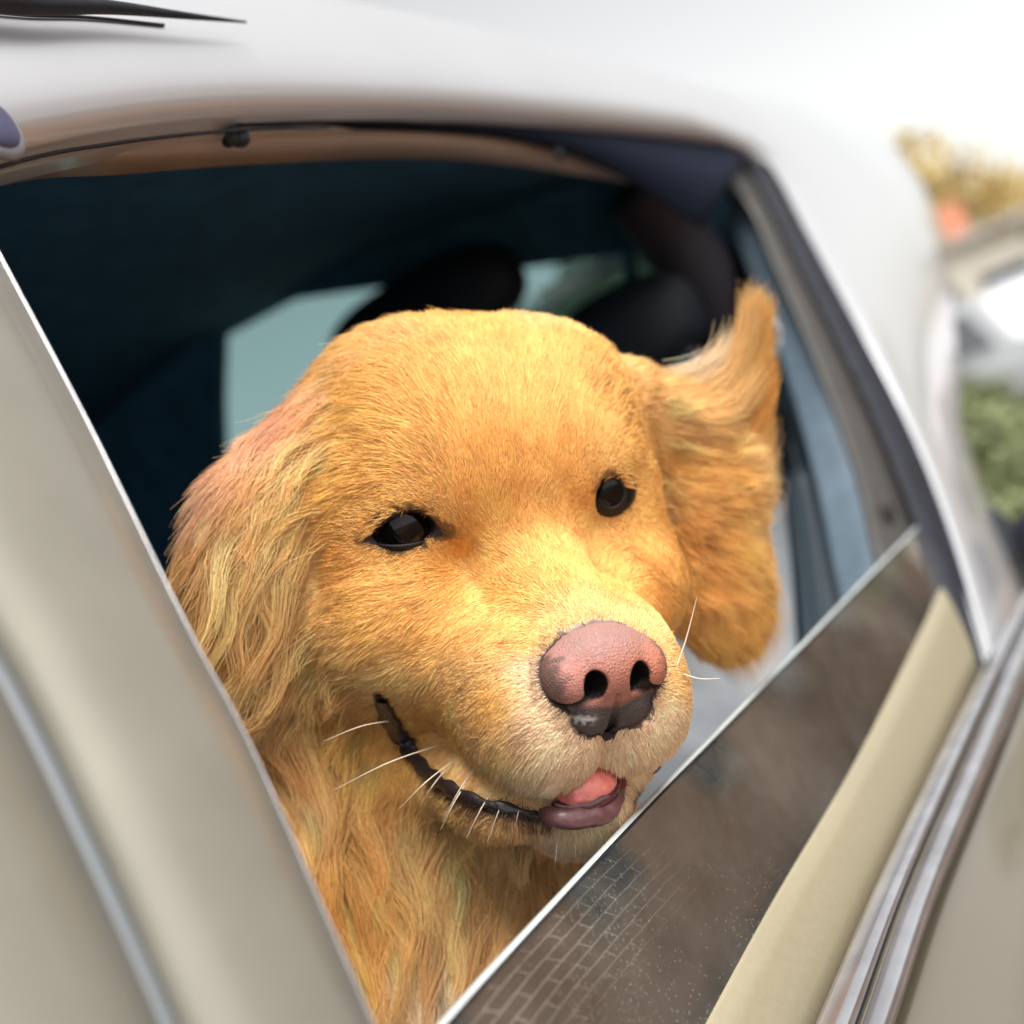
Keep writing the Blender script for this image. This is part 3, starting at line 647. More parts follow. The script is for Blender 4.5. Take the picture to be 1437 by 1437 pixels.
cE = _ec(SR, NR); cF = _ec(SL, NL_)
sock = [(SR, (.0138, .013, .0075)), (SL, (.0098, .013, .0080))]
LIDR = [(514, 757), (530, 742), (550, 728), (574, 719), (594, 723), (609, 736), (621, 752), (600, 757), (576, 763), (549, 765), (529, 762)]
LIDL = [(842, 686), (847, 676), (857, 671), (868, 676), (875, 688), (873, 701), (865, 710), (854, 711), (845, 704), (841, 695)]
def ppx(P):                                              # head space -> photo pixel
    q = l2w(P) - CAM; X = q[:, 0] / q[:, 1] * FPX; Z = q[:, 2] / q[:, 1] * FPX
    return np.stack([718.5 + X * E1[0] + Z * E2[0], 718.5 - X * E1[1] - Z * E2[1]], 1)
def lid_gap(P):                                          # distance (px) outside the lid opening of the nearer eye
    out = np.full(len(P), 99.)
    for c_, lid in ((SR, LIDR), (SL, LIDL)):
        m_ = np.linalg.norm(P - c_, axis=1) < .04
        if not m_.any(): continue
        L_ = np.array(lid, float); cc = L_.mean(0); th = np.arctan2(*(L_ - cc).T[::-1]); r = np.linalg.norm(L_ - cc, axis=1); o_ = np.argsort(th)
        q = ppx(P[m_]) - cc; rr = np.interp(np.arctan2(q[:, 1], q[:, 0]), th[o_], r[o_], period=2 * math.pi)
        out[m_] = np.minimum(out[m_], np.linalg.norm(q, axis=1) - rr)
    return out

HB = (-.17, -.25, -.42), (.17, .12, .11)
HV, HF = surface_nets(sdf, *HB, .0038)
me = bpy.data.meshes.new('b'); me.from_pydata(HV.tolist(), [], HF.tolist())
bm = bmesh.new(); bm.from_mesh(me)
bmesh.ops.delete(bm, geom=[v for v in bm.verts if not v.link_faces], context='VERTS')
bmesh.ops.subdivide_edges(bm, edges=bm.edges[:], cuts=1, use_grid_fill=True)
bm.to_mesh(me); bm.free()
V = np.empty(len(me.vertices) * 3); me.vertices.foreach_get('co', V); V = project(sdf, V.reshape(-1, 3))
me.vertices.foreach_set('co', l2w(V).ravel() - np.tile(HP, len(V))); me.update()
me.polygons.foreach_set('use_smooth', [True] * len(me.polygons)); me.calc_loop_triangles()
TR = np.empty(len(me.loop_triangles) * 3, np.int32); me.loop_triangles.foreach_get('vertices', TR); TR = TR.reshape(-1, 3)

# coat guides read off the animal: pixel, direction, hair length mm, colour
CREAM, PALE, GOLD, ORNG, RUST, PINKR, GREY, AMB = [srgb(h) for h in ('f2cf98', 'eeb765', 'eda94a', 'e4983f', 'd68a44', 'd39a6c', '9a8a86', 'e8a34a')]
G = [ # x, y, dx, dy, len, colour
(700,560,-.05,-1,11,GOLD),(690,640,0,-1,8,ORNG),(720,700,.0,-1,6,ORNG),(690,470,-.1,-1,14,GOLD),(640,450,-.5,-.8,16,GOLD),(600,560,-.6,-.75,13,GOLD),(560,480,-1,-.05,18,PALE),
(600,620,-.7,-.5,10,GOLD),(500,500,-1,.35,20,PALE),(520,560,-1,.25,18,GOLD),(560,600,-1,-.1,14,GOLD),(450,560,-.85,.5,24,PINKR),(470,620,-.85,.5,22,PALE),(400,600,-.75,.65,30,PINKR),(400,700,-.5,.85,32,PALE),
(330,650,-.65,.75,36,PINKR),(480,690,-.9,.45,16,GOLD),(530,660,-1,.15,10,GOLD),(580,690,-.85,-.45,6,AMB),(650,690,-.05,-1,6,ORNG),(640,760,-.3,-.8,4,ORNG),(500,720,-1,.1,8,AMB),(620,720,-.4,-.9,4,AMB),
(540,718,-.9,.35,7,GOLD),(572,706,-.95,.15,7,GOLD),(597,716,-.6,-.5,5,AMB),(560,790,-.75,.6,6,GOLD),(640,830,-.75,.65,7,GOLD),(600,860,-.8,.55,8,GOLD),(520,850,-.95,.3,11,GOLD),(480,900,-.9,.45,12,PALE),(450,800,-.8,.55,16,PALE),(430,950,-.7,.7,16,PALE),(440,870,-.8,.6,16,PALE),(480,780,-.9,.3,12,ORNG),
(700,870,-.7,.6,6,GOLD),(650,950,-.8,.6,7,PALE),(740,900,-.85,.3,4,GOLD),(790,800,-.4,-.9,5,GOLD),(850,820,0,-1,4,GOLD),(760,760,-.3,-.95,6,GOLD),(820,740,.1,-1,6,GOLD),(720,820,-.9,-.1,6,GOLD),(700,780,-.6,-.7,6,GOLD),
(850,868,-.1,-1,3,PALE),(900,868,.15,-1,3,PALE),(790,885,-.7,-.7,3,PALE),(755,940,-1,.15,3.5,CREAM),(770,1000,-.8,.6,4.5,CREAM),(800,1040,-.45,.9,7,CREAM),(860,1066,-.05,1,9,CREAM),(830,1070,-.25,1,9,CREAM),(900,1055,.2,1,8,CREAM),
(940,1010,.35,.9,6,CREAM),(950,950,.6,.3,4,PALE),(700,1050,-.6,.8,8,PALE),(650,1080,-.6,.8,8,PALE),(760,1090,-.35,.93,9,CREAM),(600,1000,-.7,.6,8,GOLD),(560,960,-.85,.5,8,PALE),(700,980,-.75,.65,6,GOLD),(640,1030,-.65,.75,8,GOLD),
(900,760,.3,.9,7,ORNG),(880,800,.3,-.6,5,GOLD),(920,820,.5,.85,7,ORNG),(940,880,.5,.8,6,GOLD),(910,700,.9,.4,8,GOLD),(890,640,.95,-.1,8,GOLD),(860,640,.5,-.8,5,AMB),(840,600,.15,-1,8,GOLD),(800,650,-.05,-1,6,ORNG),(820,700,-.1,-1,5,ORNG),
(860,725,.5,.8,4,AMB),(820,500,.35,-.9,14,GOLD),(780,560,.1,-1,11,GOLD),(880,560,.85,-.4,14,GOLD),(900,520,.9,.1,18,PALE),(930,600,.95,.15,18,PALE),(760,460,.1,-1,14,PALE),
(780,1190,.05,1,9,CREAM),(850,1170,.1,1,8,CREAM),(700,1170,-.3,.9,11,PALE),(620,1130,-.4,.9,11,PALE),(560,1060,-.4,.9,11,GOLD),(480,1010,-.3,.95,24,GOLD),(430,1060,.1,1,68,PALE),
(450,1150,.2,1,68,ORNG),(420,1130,.3,.95,68,ORNG),(560,1250,.25,1,68,PALE),(500,1230,.2,1,68,GOLD),(620,1330,-.1,1,68,CREAM),(520,1350,.1,1,68,CREAM),(680,1230,.1,1,68,PALE),(750,1260,-.15,1,68,PALE),(820,1220,-.15,1,68,PALE),(680,1400,-.3,1,68,PALE),(600,1430,0,1,68,PALE),(560,1420,.1,1,68,CREAM),
(300,700,-.45,.9,64,PINKR),(260,760,-.4,.9,64,RUST),(330,800,-.3,.95,64,PALE),(380,850,-.05,1,64,PALE),(360,950,-.45,.9,64,PALE),(340,1000,-.6,.75,64,RUST),(400,960,-.2,1,64,PALE),(300,880,-.5,.85,64,RUST),(400,780,-.3,.95,64,PALE),
(950,650,.9,.2,21.08,GOLD),(940,590,1,-.02,21.08,PALE),(980,560,.95,-.35,22.32,PALE),(980,680,.95,.1,21.08,GOLD),(1000,760,.9,.3,21.08,GOLD),(950,740,.9,.5,16.12,ORNG),(960,800,.8,.6,17.36,ORNG),(1000,850,.8,.5,17.36,GOLD),(1040,890,.5,.8,14.88,GOLD),(1010,910,.2,.9,13.64,GOLD),(1040,650,.7,-.4,21.08,PALE),(1040,740,.7,.5,17,PALE)]
ga = np.array([g[:5] for g in G], float); gc = np.array([g[5] for g in G])
GP, ok = march(ga[:, 0], ga[:, 1])
GN = grad(GP)
right = w2l(HP + np.array([cr, 0, -sr])); upv = w2l(HP + np.array([sr, 0, cr]))
GD = ga[:, 2:3] * right - ga[:, 3:4] * upv
VD = (GP - CL) / np.linalg.norm(GP - CL, axis=1)[:, None]
# slide along the view ray so the direction lies in the surface
dnom = (VD * GN).sum(1); dnom = np.where(np.abs(dnom) < .25, -.25, dnom)
GD = GD - VD * (((GD * GN).sum(1) / dnom)[:, None]); GD /= np.linalg.norm(GD, axis=1)[:, None]
GP, GN, GD, gl_, gc = GP[ok], GN[ok], GD[ok], ga[ok, 4], gc[ok]
print('guides', ok.sum(), 'of', len(ok), [tuple(ga[i, :2]) for i in np.where(~ok)[0]])
def field(P, chunk=40000):
    d_, l_, c_ = [], [], []
    for i in range(0, len(P), chunk):
        q = P[i:i + chunk]; D2 = ((q[:, None] - GP[None]) ** 2).sum(-1); W = 1 / (D2 + .006 ** 2) ** 1.8
        W /= W.sum(1, keepdims=True); d_.append(W @ GD); l_.append(W @ gl_); c_.append(W @ gc)
    return np.vstack(d_), np.concatenate(l_), np.vstack(c_)
KS = {}
def noise(p, scale, seed):                               # smooth pseudo-noise in about -1..1
    if (scale, seed) not in KS:
        r = np.random.default_rng(seed); k = r.normal(size=(10, 3)); k /= np.linalg.norm(k, axis=1)[:, None]; k *= r.uniform(.6, 1.9, (10, 1))
        KS[(scale, seed)] = (k * 2 * math.pi / scale, r.uniform(0, 6.28, 10))
    k, ph = KS[(scale, seed)]; return np.sin(p @ k.T + ph).sum(1) / 3.2
def vnoise(p, scale, seed): return np.stack([noise(p, scale, seed + i) for i in range(3)], 1)

def furc(c): return np.stack([np.minimum(c[:, 0] ** .45, .95), c[:, 1] ** .62 * .90, c[:, 2] ** .70], 1)
# --- special zones, head space
NOSE_C = lpx(862, 950, 1, .088)
lipR_px = [(538, 978), (548, 1005), (566, 1035), (583, 1062), (603, 1085), (630, 1103), (662, 1122), (700, 1135), (735, 1142), (765, 1146)]
NF, NL = None, None
def to_mesh(name, V, Fc, m, parent, col=None, smooth=True):
    me_ = bpy.data.meshes.new(name); me_.from_pydata((l2w(V) - HP).tolist(), [], Fc.tolist() if hasattr(Fc, 'tolist') else Fc); me_.update()
    me_.polygons.foreach_set('use_smooth', [smooth] * len(me_.polygons))
    if col is not None:
        a = me_.color_attributes.new('tone', 'FLOAT_COLOR', 'POINT'); a.data.foreach_set('color', np.c_[col, np.ones(len(col))].astype(np.float32).ravel())
    o = bpy.data.objects.new(name, me_); sc.collection.objects.link(o); me_.materials.append(m)
    o.parent = parent; return o
def attr_mat(name, rough, sss=0., coat=0., bump=None, coat_r=.15):
    m = mat(name, (1, 1, 1), rough, coat=coat); t = m.node_tree; b = t.nodes['Principled BSDF']
    at_ = t.nodes.new('ShaderNodeAttribute'); at_.attribute_name = 'tone'; t.links.new(at_.outputs['Color'], b.inputs['Base Color'])
    b.inputs['Coat Roughness'].default_value = coat_r
    if sss: b.inputs['Subsurface Weight'].default_value = sss; b.inputs['Subsurface Radius'].default_value = (.004, .002, .001); b.inputs['Subsurface Scale'].default_value = 1
    if bump:
        tc = t.nodes.new('ShaderNodeTexCoord'); v = t.nodes.new('ShaderNodeTexVoronoi'); v.feature = 'DISTANCE_TO_EDGE'; v.inputs['Scale'].default_value = bump[0]
        t.links.new(tc.outputs['Object'], v.inputs['Vector']); bp = t.nodes.new('ShaderNodeBump'); bp.inputs['Strength'].default_value = bump[1]; bp.inputs['Distance'].default_value = bump[2]
        t.links.new(v.outputs['Distance'], bp.inputs['Height']); t.links.new(bp.outputs[0], b.inputs['Normal'])
    return m
dog = thing('dog', 'golden retriever leaning its head out of the half open car window', 'dog', tuple(HP))
me.name = 'body'; body = bpy.data.objects.new('body', me); sc.collection.objects.link(body); body.parent = dog
skin = attr_mat('dog_skin', .7); me.materials.append(skin)
_, _, sc_col = field(V); sc_col = furc(sc_col)
def eye_dist(P):
    return np.minimum(np.sqrt((((P - (EYE_R + [0, .008, 0])) / [1.15, 1, .85]) ** 2).sum(1)), np.sqrt((((P - (EYE_L + [0, .008, 0])) / [1.0, 1, .95]) ** 2).sum(1)))
LIPC, lok = march(*np.array(lipR_px).T); LIPC = cr_spline(LIPC, 60)
for _ in range(30): LIPC[1:-1] = .25 * LIPC[:-2] + .5 * LIPC[1:-1] + .25 * LIPC[2:]
_g = sdf(LIPC)[:, None]; LIPC = LIPC + grad(LIPC) * np.clip(-_g, 0, 1)
mir_ = lambda P: P * [-1, 1, 1]
def lip_dist(P):
    A = np.vstack([LIPC, mir_(LIPC)]); out = np.empty(len(P))
    for i in range(0, len(P), 50000): out[i:i + 50000] = np.sqrt(((P[i:i + 50000, None] - A[None]) ** 2).sum(-1)).min(1)
    return out
DARK = srgb('2a1c1c')
ed, ld, nd = lid_gap(V), lip_dist(V), nose_base(V)
k = np.clip(np.maximum(np.clip((14 - ed) / 6, 0, 1), np.maximum(np.clip((.006 - ld) / .003, 0, 1), np.clip((.004 - nd) / .003, 0, 1))), 0, 1)[:, None]
col = sc_col * .55 * (1 - k) + DARK * k
kk_ = (np.clip((.004 - nd) / .003, 0, 1) * (V[:, 0] < .012) * (V[:, 2] > -.055))[:, None]; col = col * (1 - kk_) + srgb('93807a') * kk_
mk = np.clip(-(mouth_in(V) - 4) / 4, 0, 1)[:, None] * (V[:, 1] > .045)[:, None]; col = col * (1 - mk) + srgb('7a3436') * mk
a = me.color_attributes.new('tone', 'FLOAT_COLOR', 'POINT'); a.data.foreach_set('color', np.c_[col, np.ones(len(col))].astype(np.float32).ravel())

# --- nose leather
NV, NFc = surface_nets(nose_sdf, (-.032, .055, -.086), (.032, .108, -.022), .00055)
PINK, PINK2, NBR = srgb('b3776c'), srgb('b9745c'), srgb('4c403c')
zz = NV[:, 2] + .0009 * noise(NV, .012, 5); low = np.clip((-.0560 + .06 * np.abs(NV[:, 0]) - zz) / .0034, 0, 1)[:, None]
mixp = np.clip(.5 - NV[:, 0] / .04, 0, 1)[:, None]; cN = PINK * (1 - mixp) + PINK2 * mixp
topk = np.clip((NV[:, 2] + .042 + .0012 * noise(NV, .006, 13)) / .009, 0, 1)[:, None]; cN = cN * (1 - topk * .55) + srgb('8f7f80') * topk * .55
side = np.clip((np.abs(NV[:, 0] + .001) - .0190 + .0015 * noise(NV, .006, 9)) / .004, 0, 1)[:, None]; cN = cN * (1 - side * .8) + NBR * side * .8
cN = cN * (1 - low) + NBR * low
inside = np.clip((nose_sdf(NV * [1, 1, 1] + [0, .004, 0]) - .0) / .002, 0, 1)
dry = np.clip(1.4 - np.abs(NV[:, 2] + .0625 - .15 * (NV[:, 0] - .010)) / .0019, 0, 1) * np.clip((NV[:, 0] - .006) / .003, 0, 1) * np.clip(noise(NV, .004, 3) + .7, 0, 1)
cN = cN * (1 - dry[:, None] * .7) + srgb('c9c4c2') * dry[:, None] * .7
hk = np.clip((-nose_base(NV) - .0007) / .0010, 0, 1)[:, None]; cN = cN * (1 - hk) + srgb('120a0a') * hk
to_mesh('nose', NV, NFc, attr_mat('nose_leather', .58, .12, .10, (760, .8, .0010), .4), dog, cN)

# --- eyes
eye_m = mat('eye_ball', (.012, .007, .005), .04, coat=1.0)
t = eye_m.node_tree; bs = t.nodes['Principled BSDF']; bs.inputs['Coat Roughness'].default_value = .01
EYEM = attr_mat('eye_ball', .03); EYEM.node_tree.nodes['Principled BSDF'].inputs['Specular IOR Level'].default_value = .3
def make_eye(c, look, lid_px):
    E_ = c
    nu, nv = 40, 28; q = []
    lk = look / np.linalg.norm(look); u = np.cross(lk, [0, 0, 1.]); u /= np.linalg.norm(u); v = np.cross(u, lk); col = []
    for i in range(nv + 1):
        th = math.pi * i / nv
        for j in range(nu):
            ph = 2 * math.pi * j / nu; q.append(c + .0150 * (math.sin(th) * math.cos(ph) * u + math.sin(th) * math.sin(ph) * v + math.cos(th) * lk * 1.0))
            col.append(srgb('050404') if th < .30 else (srgb('140a06') if th < .62 else srgb('0a0606')) if th < .80 else srgb('0d0807'))
    e = to_mesh('eye', np.array(q), grid_faces(nv + 1, nu, True), EYEM, dog, np.array(col))
    # lid rim: closed ring traced round the opening, wrapped on a slightly larger ball
    P = []
    for (x, y) in cr_spline(lid_px + [lid_px[0]], 56)[:-1]:
        d = RM.T @ ray(x, y); d /= np.linalg.norm(d); oc = CL - c; b = d @ oc; disc = b * b - (oc @ oc - .01535 ** 2)
        tt = -b - math.sqrt(max(disc, 0)); P.append(CL + d * tt)
    P = np.array(P); P = (P + np.roll(P, 1, 0) + np.roll(P, -1, 0)) / 3; cc = P.mean(0)
    rings = []
    for kk, off in ((0, -.0006), (.0, .0004), (.0005, .0007), (.0012, .0006), (.0024, .0002), (.0060, None)):
        out = P - cc; out /= np.linalg.norm(out, axis=1)[:, None]; nn = (P - c); nn /= np.linalg.norm(nn, axis=1)[:, None]
        out = out - nn * (out * nn).sum(1)[:, None]; out /= np.linalg.norm(out, axis=1)[:, None]
        q = P + out * kk + nn * (off or 0)
        if off is None: q = q - grad(q, sdf0) * (sdf0(q) + .0006)[:, None]
        rings.append(q)
    n = len(P); VV = np.vstack(rings); ff = [(a_ * n + j, a_ * n + (j + 1) % n, (a_ + 1) * n + (j + 1) % n, (a_ + 1) * n + j) for a_ in range(len(rings) - 1) for j in range(n)]
    to_mesh('eyelid', VV, ff, mat('lid_skin', tuple(srgb('0e0a0a')), .7, coat=0, bump=(900, .4, .0003)), e)
    return c, P
def sdf0(p):
    global sock
    k_ = sock; sock = None; d = sdf(p); sock = k_; return d
lookv = (CL - cE) / np.linalg.norm(CL - cE)
make_eye(cE, lookv + np.array([-.45, .1, -.12]), LIDR)
make_eye(cF, (CL - cF) / np.linalg.norm(CL - cF) + np.array([-.35, .1, .10]), LIDL)

# --- lips, lower lip, tongue
def surf_off(P, off): return P + grad(P) * off
lipm = mat('lip_skin', tuple(srgb('261c1e')), .42, coat=.35, bump=(260, .9, .0012))
def lip_strip(P, name):
    n = len(P); wv = .0022 * np.sin(np.linspace(0, 1, n) * 60) * .3
    r = .0042 * np.minimum(1, np.linspace(.5, 5, n)) * np.linspace(1.25, .34, n) * (1 + .06 * noise(P, .012, 91)); r[-3:] *= [.8, .6, .3]
    T = np.gradient(P, axis=0); T /= np.linalg.norm(T, axis=1)[:, None]; nn = grad(P); b = np.cross(T, nn); VV = []
    for i in range(n):
        for k_ in range(10):
            a_ = 2 * math.pi * k_ / 10; VV.append(P[i] + (r[i] + wv[i]) * math.cos(a_) * b[i] + r[i] * .34 * math.sin(a_) * nn[i])
    VV = np.array(VV); VV += vnoise(VV, .0030, 93) * .00014
    to_mesh(name, np.array(VV), grid_faces(n, 10, True), lipm, dog)
lip_strip(surf_off(LIPC, .0024), 'lip'); lip_strip(surf_off(mir_(LIPC)[:-6], -.0022), 'lip')
# lower lip bowl at the front and the tip of the tongue above it
def pxtube(pts, y, rad, name, m, sq=.7):
    P = cr_spline([lpx(a_, b_, 1, c_) for a_, b_, c_ in pts], 28); n = len(P); T = np.gradient(P, axis=0); T /= np.linalg.norm(T, axis=1)[:, None]
    vw = CL - P; vw /= np.linalg.norm(vw, axis=1)[:, None]; u = np.cross(T, vw); u /= np.linalg.norm(u, axis=1)[:, None]; VV = []
    rr = rad * np.sqrt(np.clip(1 - np.linspace(-1, 1, n) ** 4, 0.03, 1))
    for i in range(n):
        for k_ in range(14):
            a_ = 2 * math.pi * k_ / 14; VV.append(P[i] + rr[i] * math.cos(a_) * u[i] + rr[i] * sq * math.sin(a_) * vw[i])
    fc = grid_faces(n, 14, True) + [tuple(range(14))[::-1], tuple((n - 1) * 14 + q for q in range(14))]
    VV = np.array(VV); VV += vnoise(VV, .012, 95) * .0003 + vnoise(VV, .0025, 97) * .00012
    return to_mesh(name, VV, fc, m, dog)
low_m = mat('lower_lip', tuple(srgb('6a4446')), .38, coat=.3, noise=(300, .25), bump=(400, .5, .0006))
ton_m = mat('tongue', tuple(srgb('e5837c')), .3, coat=.6, noise=(250, .15), bump=(700, .6, .0005))
pxtube([(755, 1137, .075), (785, 1147, .081), (820, 1148, .083), (852, 1136, .081), (872, 1106, .074)], 0, .0044, 'lower_lip', low_m)
pxtube([(775, 1128, .076), (803, 1133, .080), (832, 1127, .081), (856, 1110, .079), (868, 1090, .072)], 0, .0030, 'gum', mat('gum_skin', tuple(srgb('50222a')), .25, coat=.8, noise=(300, .3)))
pxtube([(780, 1121, .074), (808, 1112, .079), (840, 1098, .079), (862, 1080, .072)], 0, .0056, 'tongue', ton_m)

# ------------------------------------------------------------------ fur
A_, B_, C3 = V[TR[:, 0]], V[TR[:, 1]], V[TR[:, 2]]
cr_ = np.cross(B_ - A_, C3 - A_); area = np.linalg.norm(cr_, axis=1) / 2; nrm = cr_ / (2 * area[:, None] + 1e-12)
cen = (A_ + B_ + C3) / 3; face = ((CL - cen) / np.linalg.norm(CL - cen, axis=1)[:, None] * nrm).sum(1)
if (grad(cen[:200]) * nrm[:200]).sum() < 0: nrm = -nrm; face = -face; print('flipped')
def sample(n, wgt):
    p = area * wgt; p /= p.sum(); i = rng.choice(len(p), n, p=p); u, v = rng.random(n), rng.random(n); s_ = u + v > 1; u[s_], v[s_] = 1 - u[s_], 1 - v[s_]
    P = A_[i] + (B_[i] - A_[i]) * u[:, None] + (C3[i] - A_[i]) * v[:, None]; return P
vis = np.clip((face + .35) * 5, 0, 1)
_, flen, _ = field(cen)
isneck = np.minimum(cap(cen, chest[0], chest[1], .085, .085), cap(cen, chest[1], chest[2], .085, .12)) < .012
def hair_object(name, P, rad, col, m, parent, kind=True):
    n, K = P.shape[:2]; cu = bpy.data.hair_curves.new(name); cu.add_curves([K] * n)
    cu.position_data.foreach_set('vector', (l2w(P.reshape(-1, 3)) - HP).astype(np.float32).ravel())
    ra = cu.attributes.get('radius') or cu.attributes.new('radius', 'FLOAT', 'POINT'); ra.data.foreach_set('value', np.broadcast_to(rad, (n, K)).astype(np.float32).ravel())
    ca = cu.attributes.new('fcol', 'FLOAT_COLOR', 'CURVE'); ca.data.foreach_set('color', np.c_[col, np.ones(n)].astype(np.float32).ravel())
    cu.materials.append(m); o = bpy.data.objects.new(name, cu); sc.collection.objects.link(o); o.parent = parent
    if kind: o['kind'] = 'stuff'
    return o
def fur_mat():
    m = bpy.data.materials.new('golden_fur'); m.use_nodes = True; t = m.node_tree; t.nodes.clear()
    at_ = t.nodes.new('ShaderNodeAttribute'); at_.attribute_name = 'fcol'
    h = t.nodes.new('ShaderNodeBsdfPrincipled'); h.inputs['Roughness'].default_value = .42; h.inputs['Specular IOR Level'].default_value = .3
    t.links.new(at_.outputs['Color'], h.inputs['Base Color']); o = t.nodes.new('ShaderNodeOutputMaterial'); t.links.new(h.outputs[0], o.inputs[0]); return m
fm = fur_mat()
fl = fm.copy(); fl.name = 'feather_fur'; t = fl.node_tree; hi = t.nodes.new('ShaderNodeHairInfo'); mr = t.nodes.new('ShaderNodeMapRange'); mr.inputs['To Min'].default_value = .60; mr.inputs['To Max'].default_value = 1.28
vs = t.nodes.new('ShaderNodeVectorMath'); vs.operation = 'SCALE'; a_n = [q for q in t.nodes if q.type == 'ATTRIBUTE'][0]; b_n = [q for q in t.nodes if q.type == 'BSDF_PRINCIPLED'][0]
t.links.new(hi.outputs['Intercept'], mr.inputs[0]); t.links.new(mr.outputs[0], vs.inputs['Scale']); t.links.new(a_n.outputs['Color'], vs.inputs[0]); t.links.new(vs.outputs[0], b_n.inputs['Base Color'])

def tones(P, col):
    n = len(P); col = furc(col); v = 1.04 + .08 * noise(P, .020, 21) + .06 * noise(P, .006, 25) + rng.normal(0, .13, n)
    c = col * np.clip(v, .45, 1.5)[:, None]
    ed, ld, nd = lid_gap(P), lip_dist(P), nose_base(P)
    q = ppx(P); inner = np.clip(1 - np.hypot((q[:, 0] - 622) / 26, (q[:, 1] - 748) / 16), 0, 1)
    k = np.clip((12 + 4 * noise(P, .006, 31) - ed) / 9, 0, .85) * np.where(P[:, 0] > 0, 1, .8)
    k = np.maximum(k, np.clip(inner * 2.5, 0, .8))
    k = np.maximum(k, np.clip((.0050 - ld) / .002, 0, 1) * .9)
    kn = np.clip((.0055 + .002 * noise(P, .005, 33) - nd) / .005, 0, 1) * np.clip((P[:, 0] - .004) / .012, .2, 1)
    k = np.maximum(k, kn * .7 * rng.random(n) ** .5)
    return np.clip(c * (1 - k[:, None]) + srgb('4a2c22') * k[:, None], .003, .93)

# short coat
NS = 400000
wgt = vis * np.clip(1.6 - flen / 26, .15, 1) ; wgt = np.where(isneck & (flen > 22), wgt * .4, wgt)
P0 = sample(NS, wgt)
nd = nose_base(P0); keep = (nd > .0004) & (lid_gap(P0) > 3.5) & (lip_dist(P0) > np.where(P0[:, 1] > .022, .0026, .0046)) & (mouth_in(P0) > 0)
P0 = P0[keep]; Nn = grad(P0); D_, L_, C_l = field(P0)
D_ += .16 * vnoise(P0, .022, 41) + .09 * vnoise(P0, .006, 51) + rng.normal(0, .09, D_.shape)
D_ -= Nn * (D_ * Nn).sum(1)[:, None]; D_ /= np.linalg.norm(D_, axis=1)[:, None] + 1e-9
L_ = np.minimum(L_, 24) * .00115 * rng.uniform(.65, 1.15, len(L_)) * (1 + .15 * noise(P0, .01, 61))
L_ *= np.clip(lid_gap(P0) / 60, .4, 1) * np.clip(nose_base(P0) / .008, .55, 1) * np.clip(lip_dist(P0) / .012, .6, 1)
K = 5; u = np.linspace(0, 1, K)[None, :, None]
lift = (.22 + .05 * noise(P0, .007, 71) + rng.normal(0, .05, len(P0)))[:, None, None]
cell = .0028; jit = np.floor((P0 + vnoise(P0, .02, 81) * .0015) / cell); cc = (jit + .5) * cell
H = P0[:, None] + L_[:, None, None] * (D_[:, None] * (u - .08 * u * u) + Nn[:, None] * (lift * (u - .62 * u * u)))
tip = (cc - P0); tip -= Nn * (tip * Nn).sum(1)[:, None]; H += (tip[:, None] * (.34 * u ** 1.5))
H += rng.normal(0, .00022, H.shape) * u
rad = np.array([.00012, .00012, .00010, .00008, .00003])
hair_object('fur', H, rad, tones(P0, C_l), fm, dog)

# long feathering: clump guides grown along the flow, hairs follow them
def grow(P, n0, Lm, steps, gravity=.25, wind=None, wave=.60, base=None):
    L = Lm * .001; st = (L / steps)[:, None]; X = P.copy(); out = [X.copy()]; ph = rng.uniform(0, 6.28, len(P)); wl = rng.uniform(.040, .080, len(P)); amp = rng.uniform(.25, 1, len(P)) * wave
    rv = vnoise(P, .030, 111) + rng.normal(0, .35, P.shape)
    for i in range(steps):
        d, _, _ = field(X); g = grad(X); d -= g * (d * g).sum(1)[:, None] * .8; d /= np.linalg.norm(d, axis=1)[:, None] + 1e-9
        d = d + dn * gravity * (i / steps) + rv * .30 * (i / steps); b = np.cross(d, g); u_ = i / steps
        d = d + b * (np.sin(ph + i / steps * L / wl * 6.28) * amp)[:, None] + g * (.38 * (1 - u_ * 1.4) + .25 * np.cos(ph * 1.7 + i / steps * L / wl * 5) * amp)[:, None]
        if wind is not None: d = d + wind(X) * u_
        d /= np.linalg.norm(d, axis=1)[:, None]; X = X + d * st
        s_ = sdf(X); pen = np.clip(.0012 + .002 * u_ - s_, 0, .01); X = X + grad(X) * pen[:, None]; out.append(X.copy())
    return np.stack(out, 1)
lw = vis * np.clip((flen - 17) / 10, 0, 1) * (lip_dist(cen) > .014)
NC = 2300; GP0 = sample(NC, lw); _, gl2, _ = field(GP0)
GC = grow(GP0, None, gl2 * rng.uniform(.75, 1.25, NC), 13)
def children(GC, n_per, spread, clump, rad0, wgt_len=.2):
    n = len(GC) * n_per; gi = np.repeat(np.arange(len(GC)), n_per); g = GC[gi]; K = g.shape[1]
    r0 = rng.normal(0, spread, (n, 3)); R = g[:, 0] + r0; s_ = sdf(R); R = R - grad(R) * s_[:, None]; off = R - g[:, 0]
    uu = np.linspace(0, 1, K)[None, :, None]; ln = rng.uniform(1 - wgt_len, 1.05, n)[:, None]
    xs = np.clip(np.linspace(0, 1, K)[None] * ln, 0, 1) * (K - 1); i0 = np.minimum(xs.astype(int), K - 2); fr = (xs - i0)[..., None]
    idx = np.arange(n)[:, None]; C = g[idx, i0] * (1 - fr) + g[idx, i0 + 1] * fr
    C = C + off[:, None] * (1 - clump * uu ** .8) + rng.normal(0, .0016, (n, 1, 3)) * uu + rng.normal(0, .0035, (n, 1, 3)) * uu ** 2 * (rng.random((n, 1, 1)) < .12)
    rad = np.linspace(rad0, rad0 * .25, K); return R, C, rad, gi
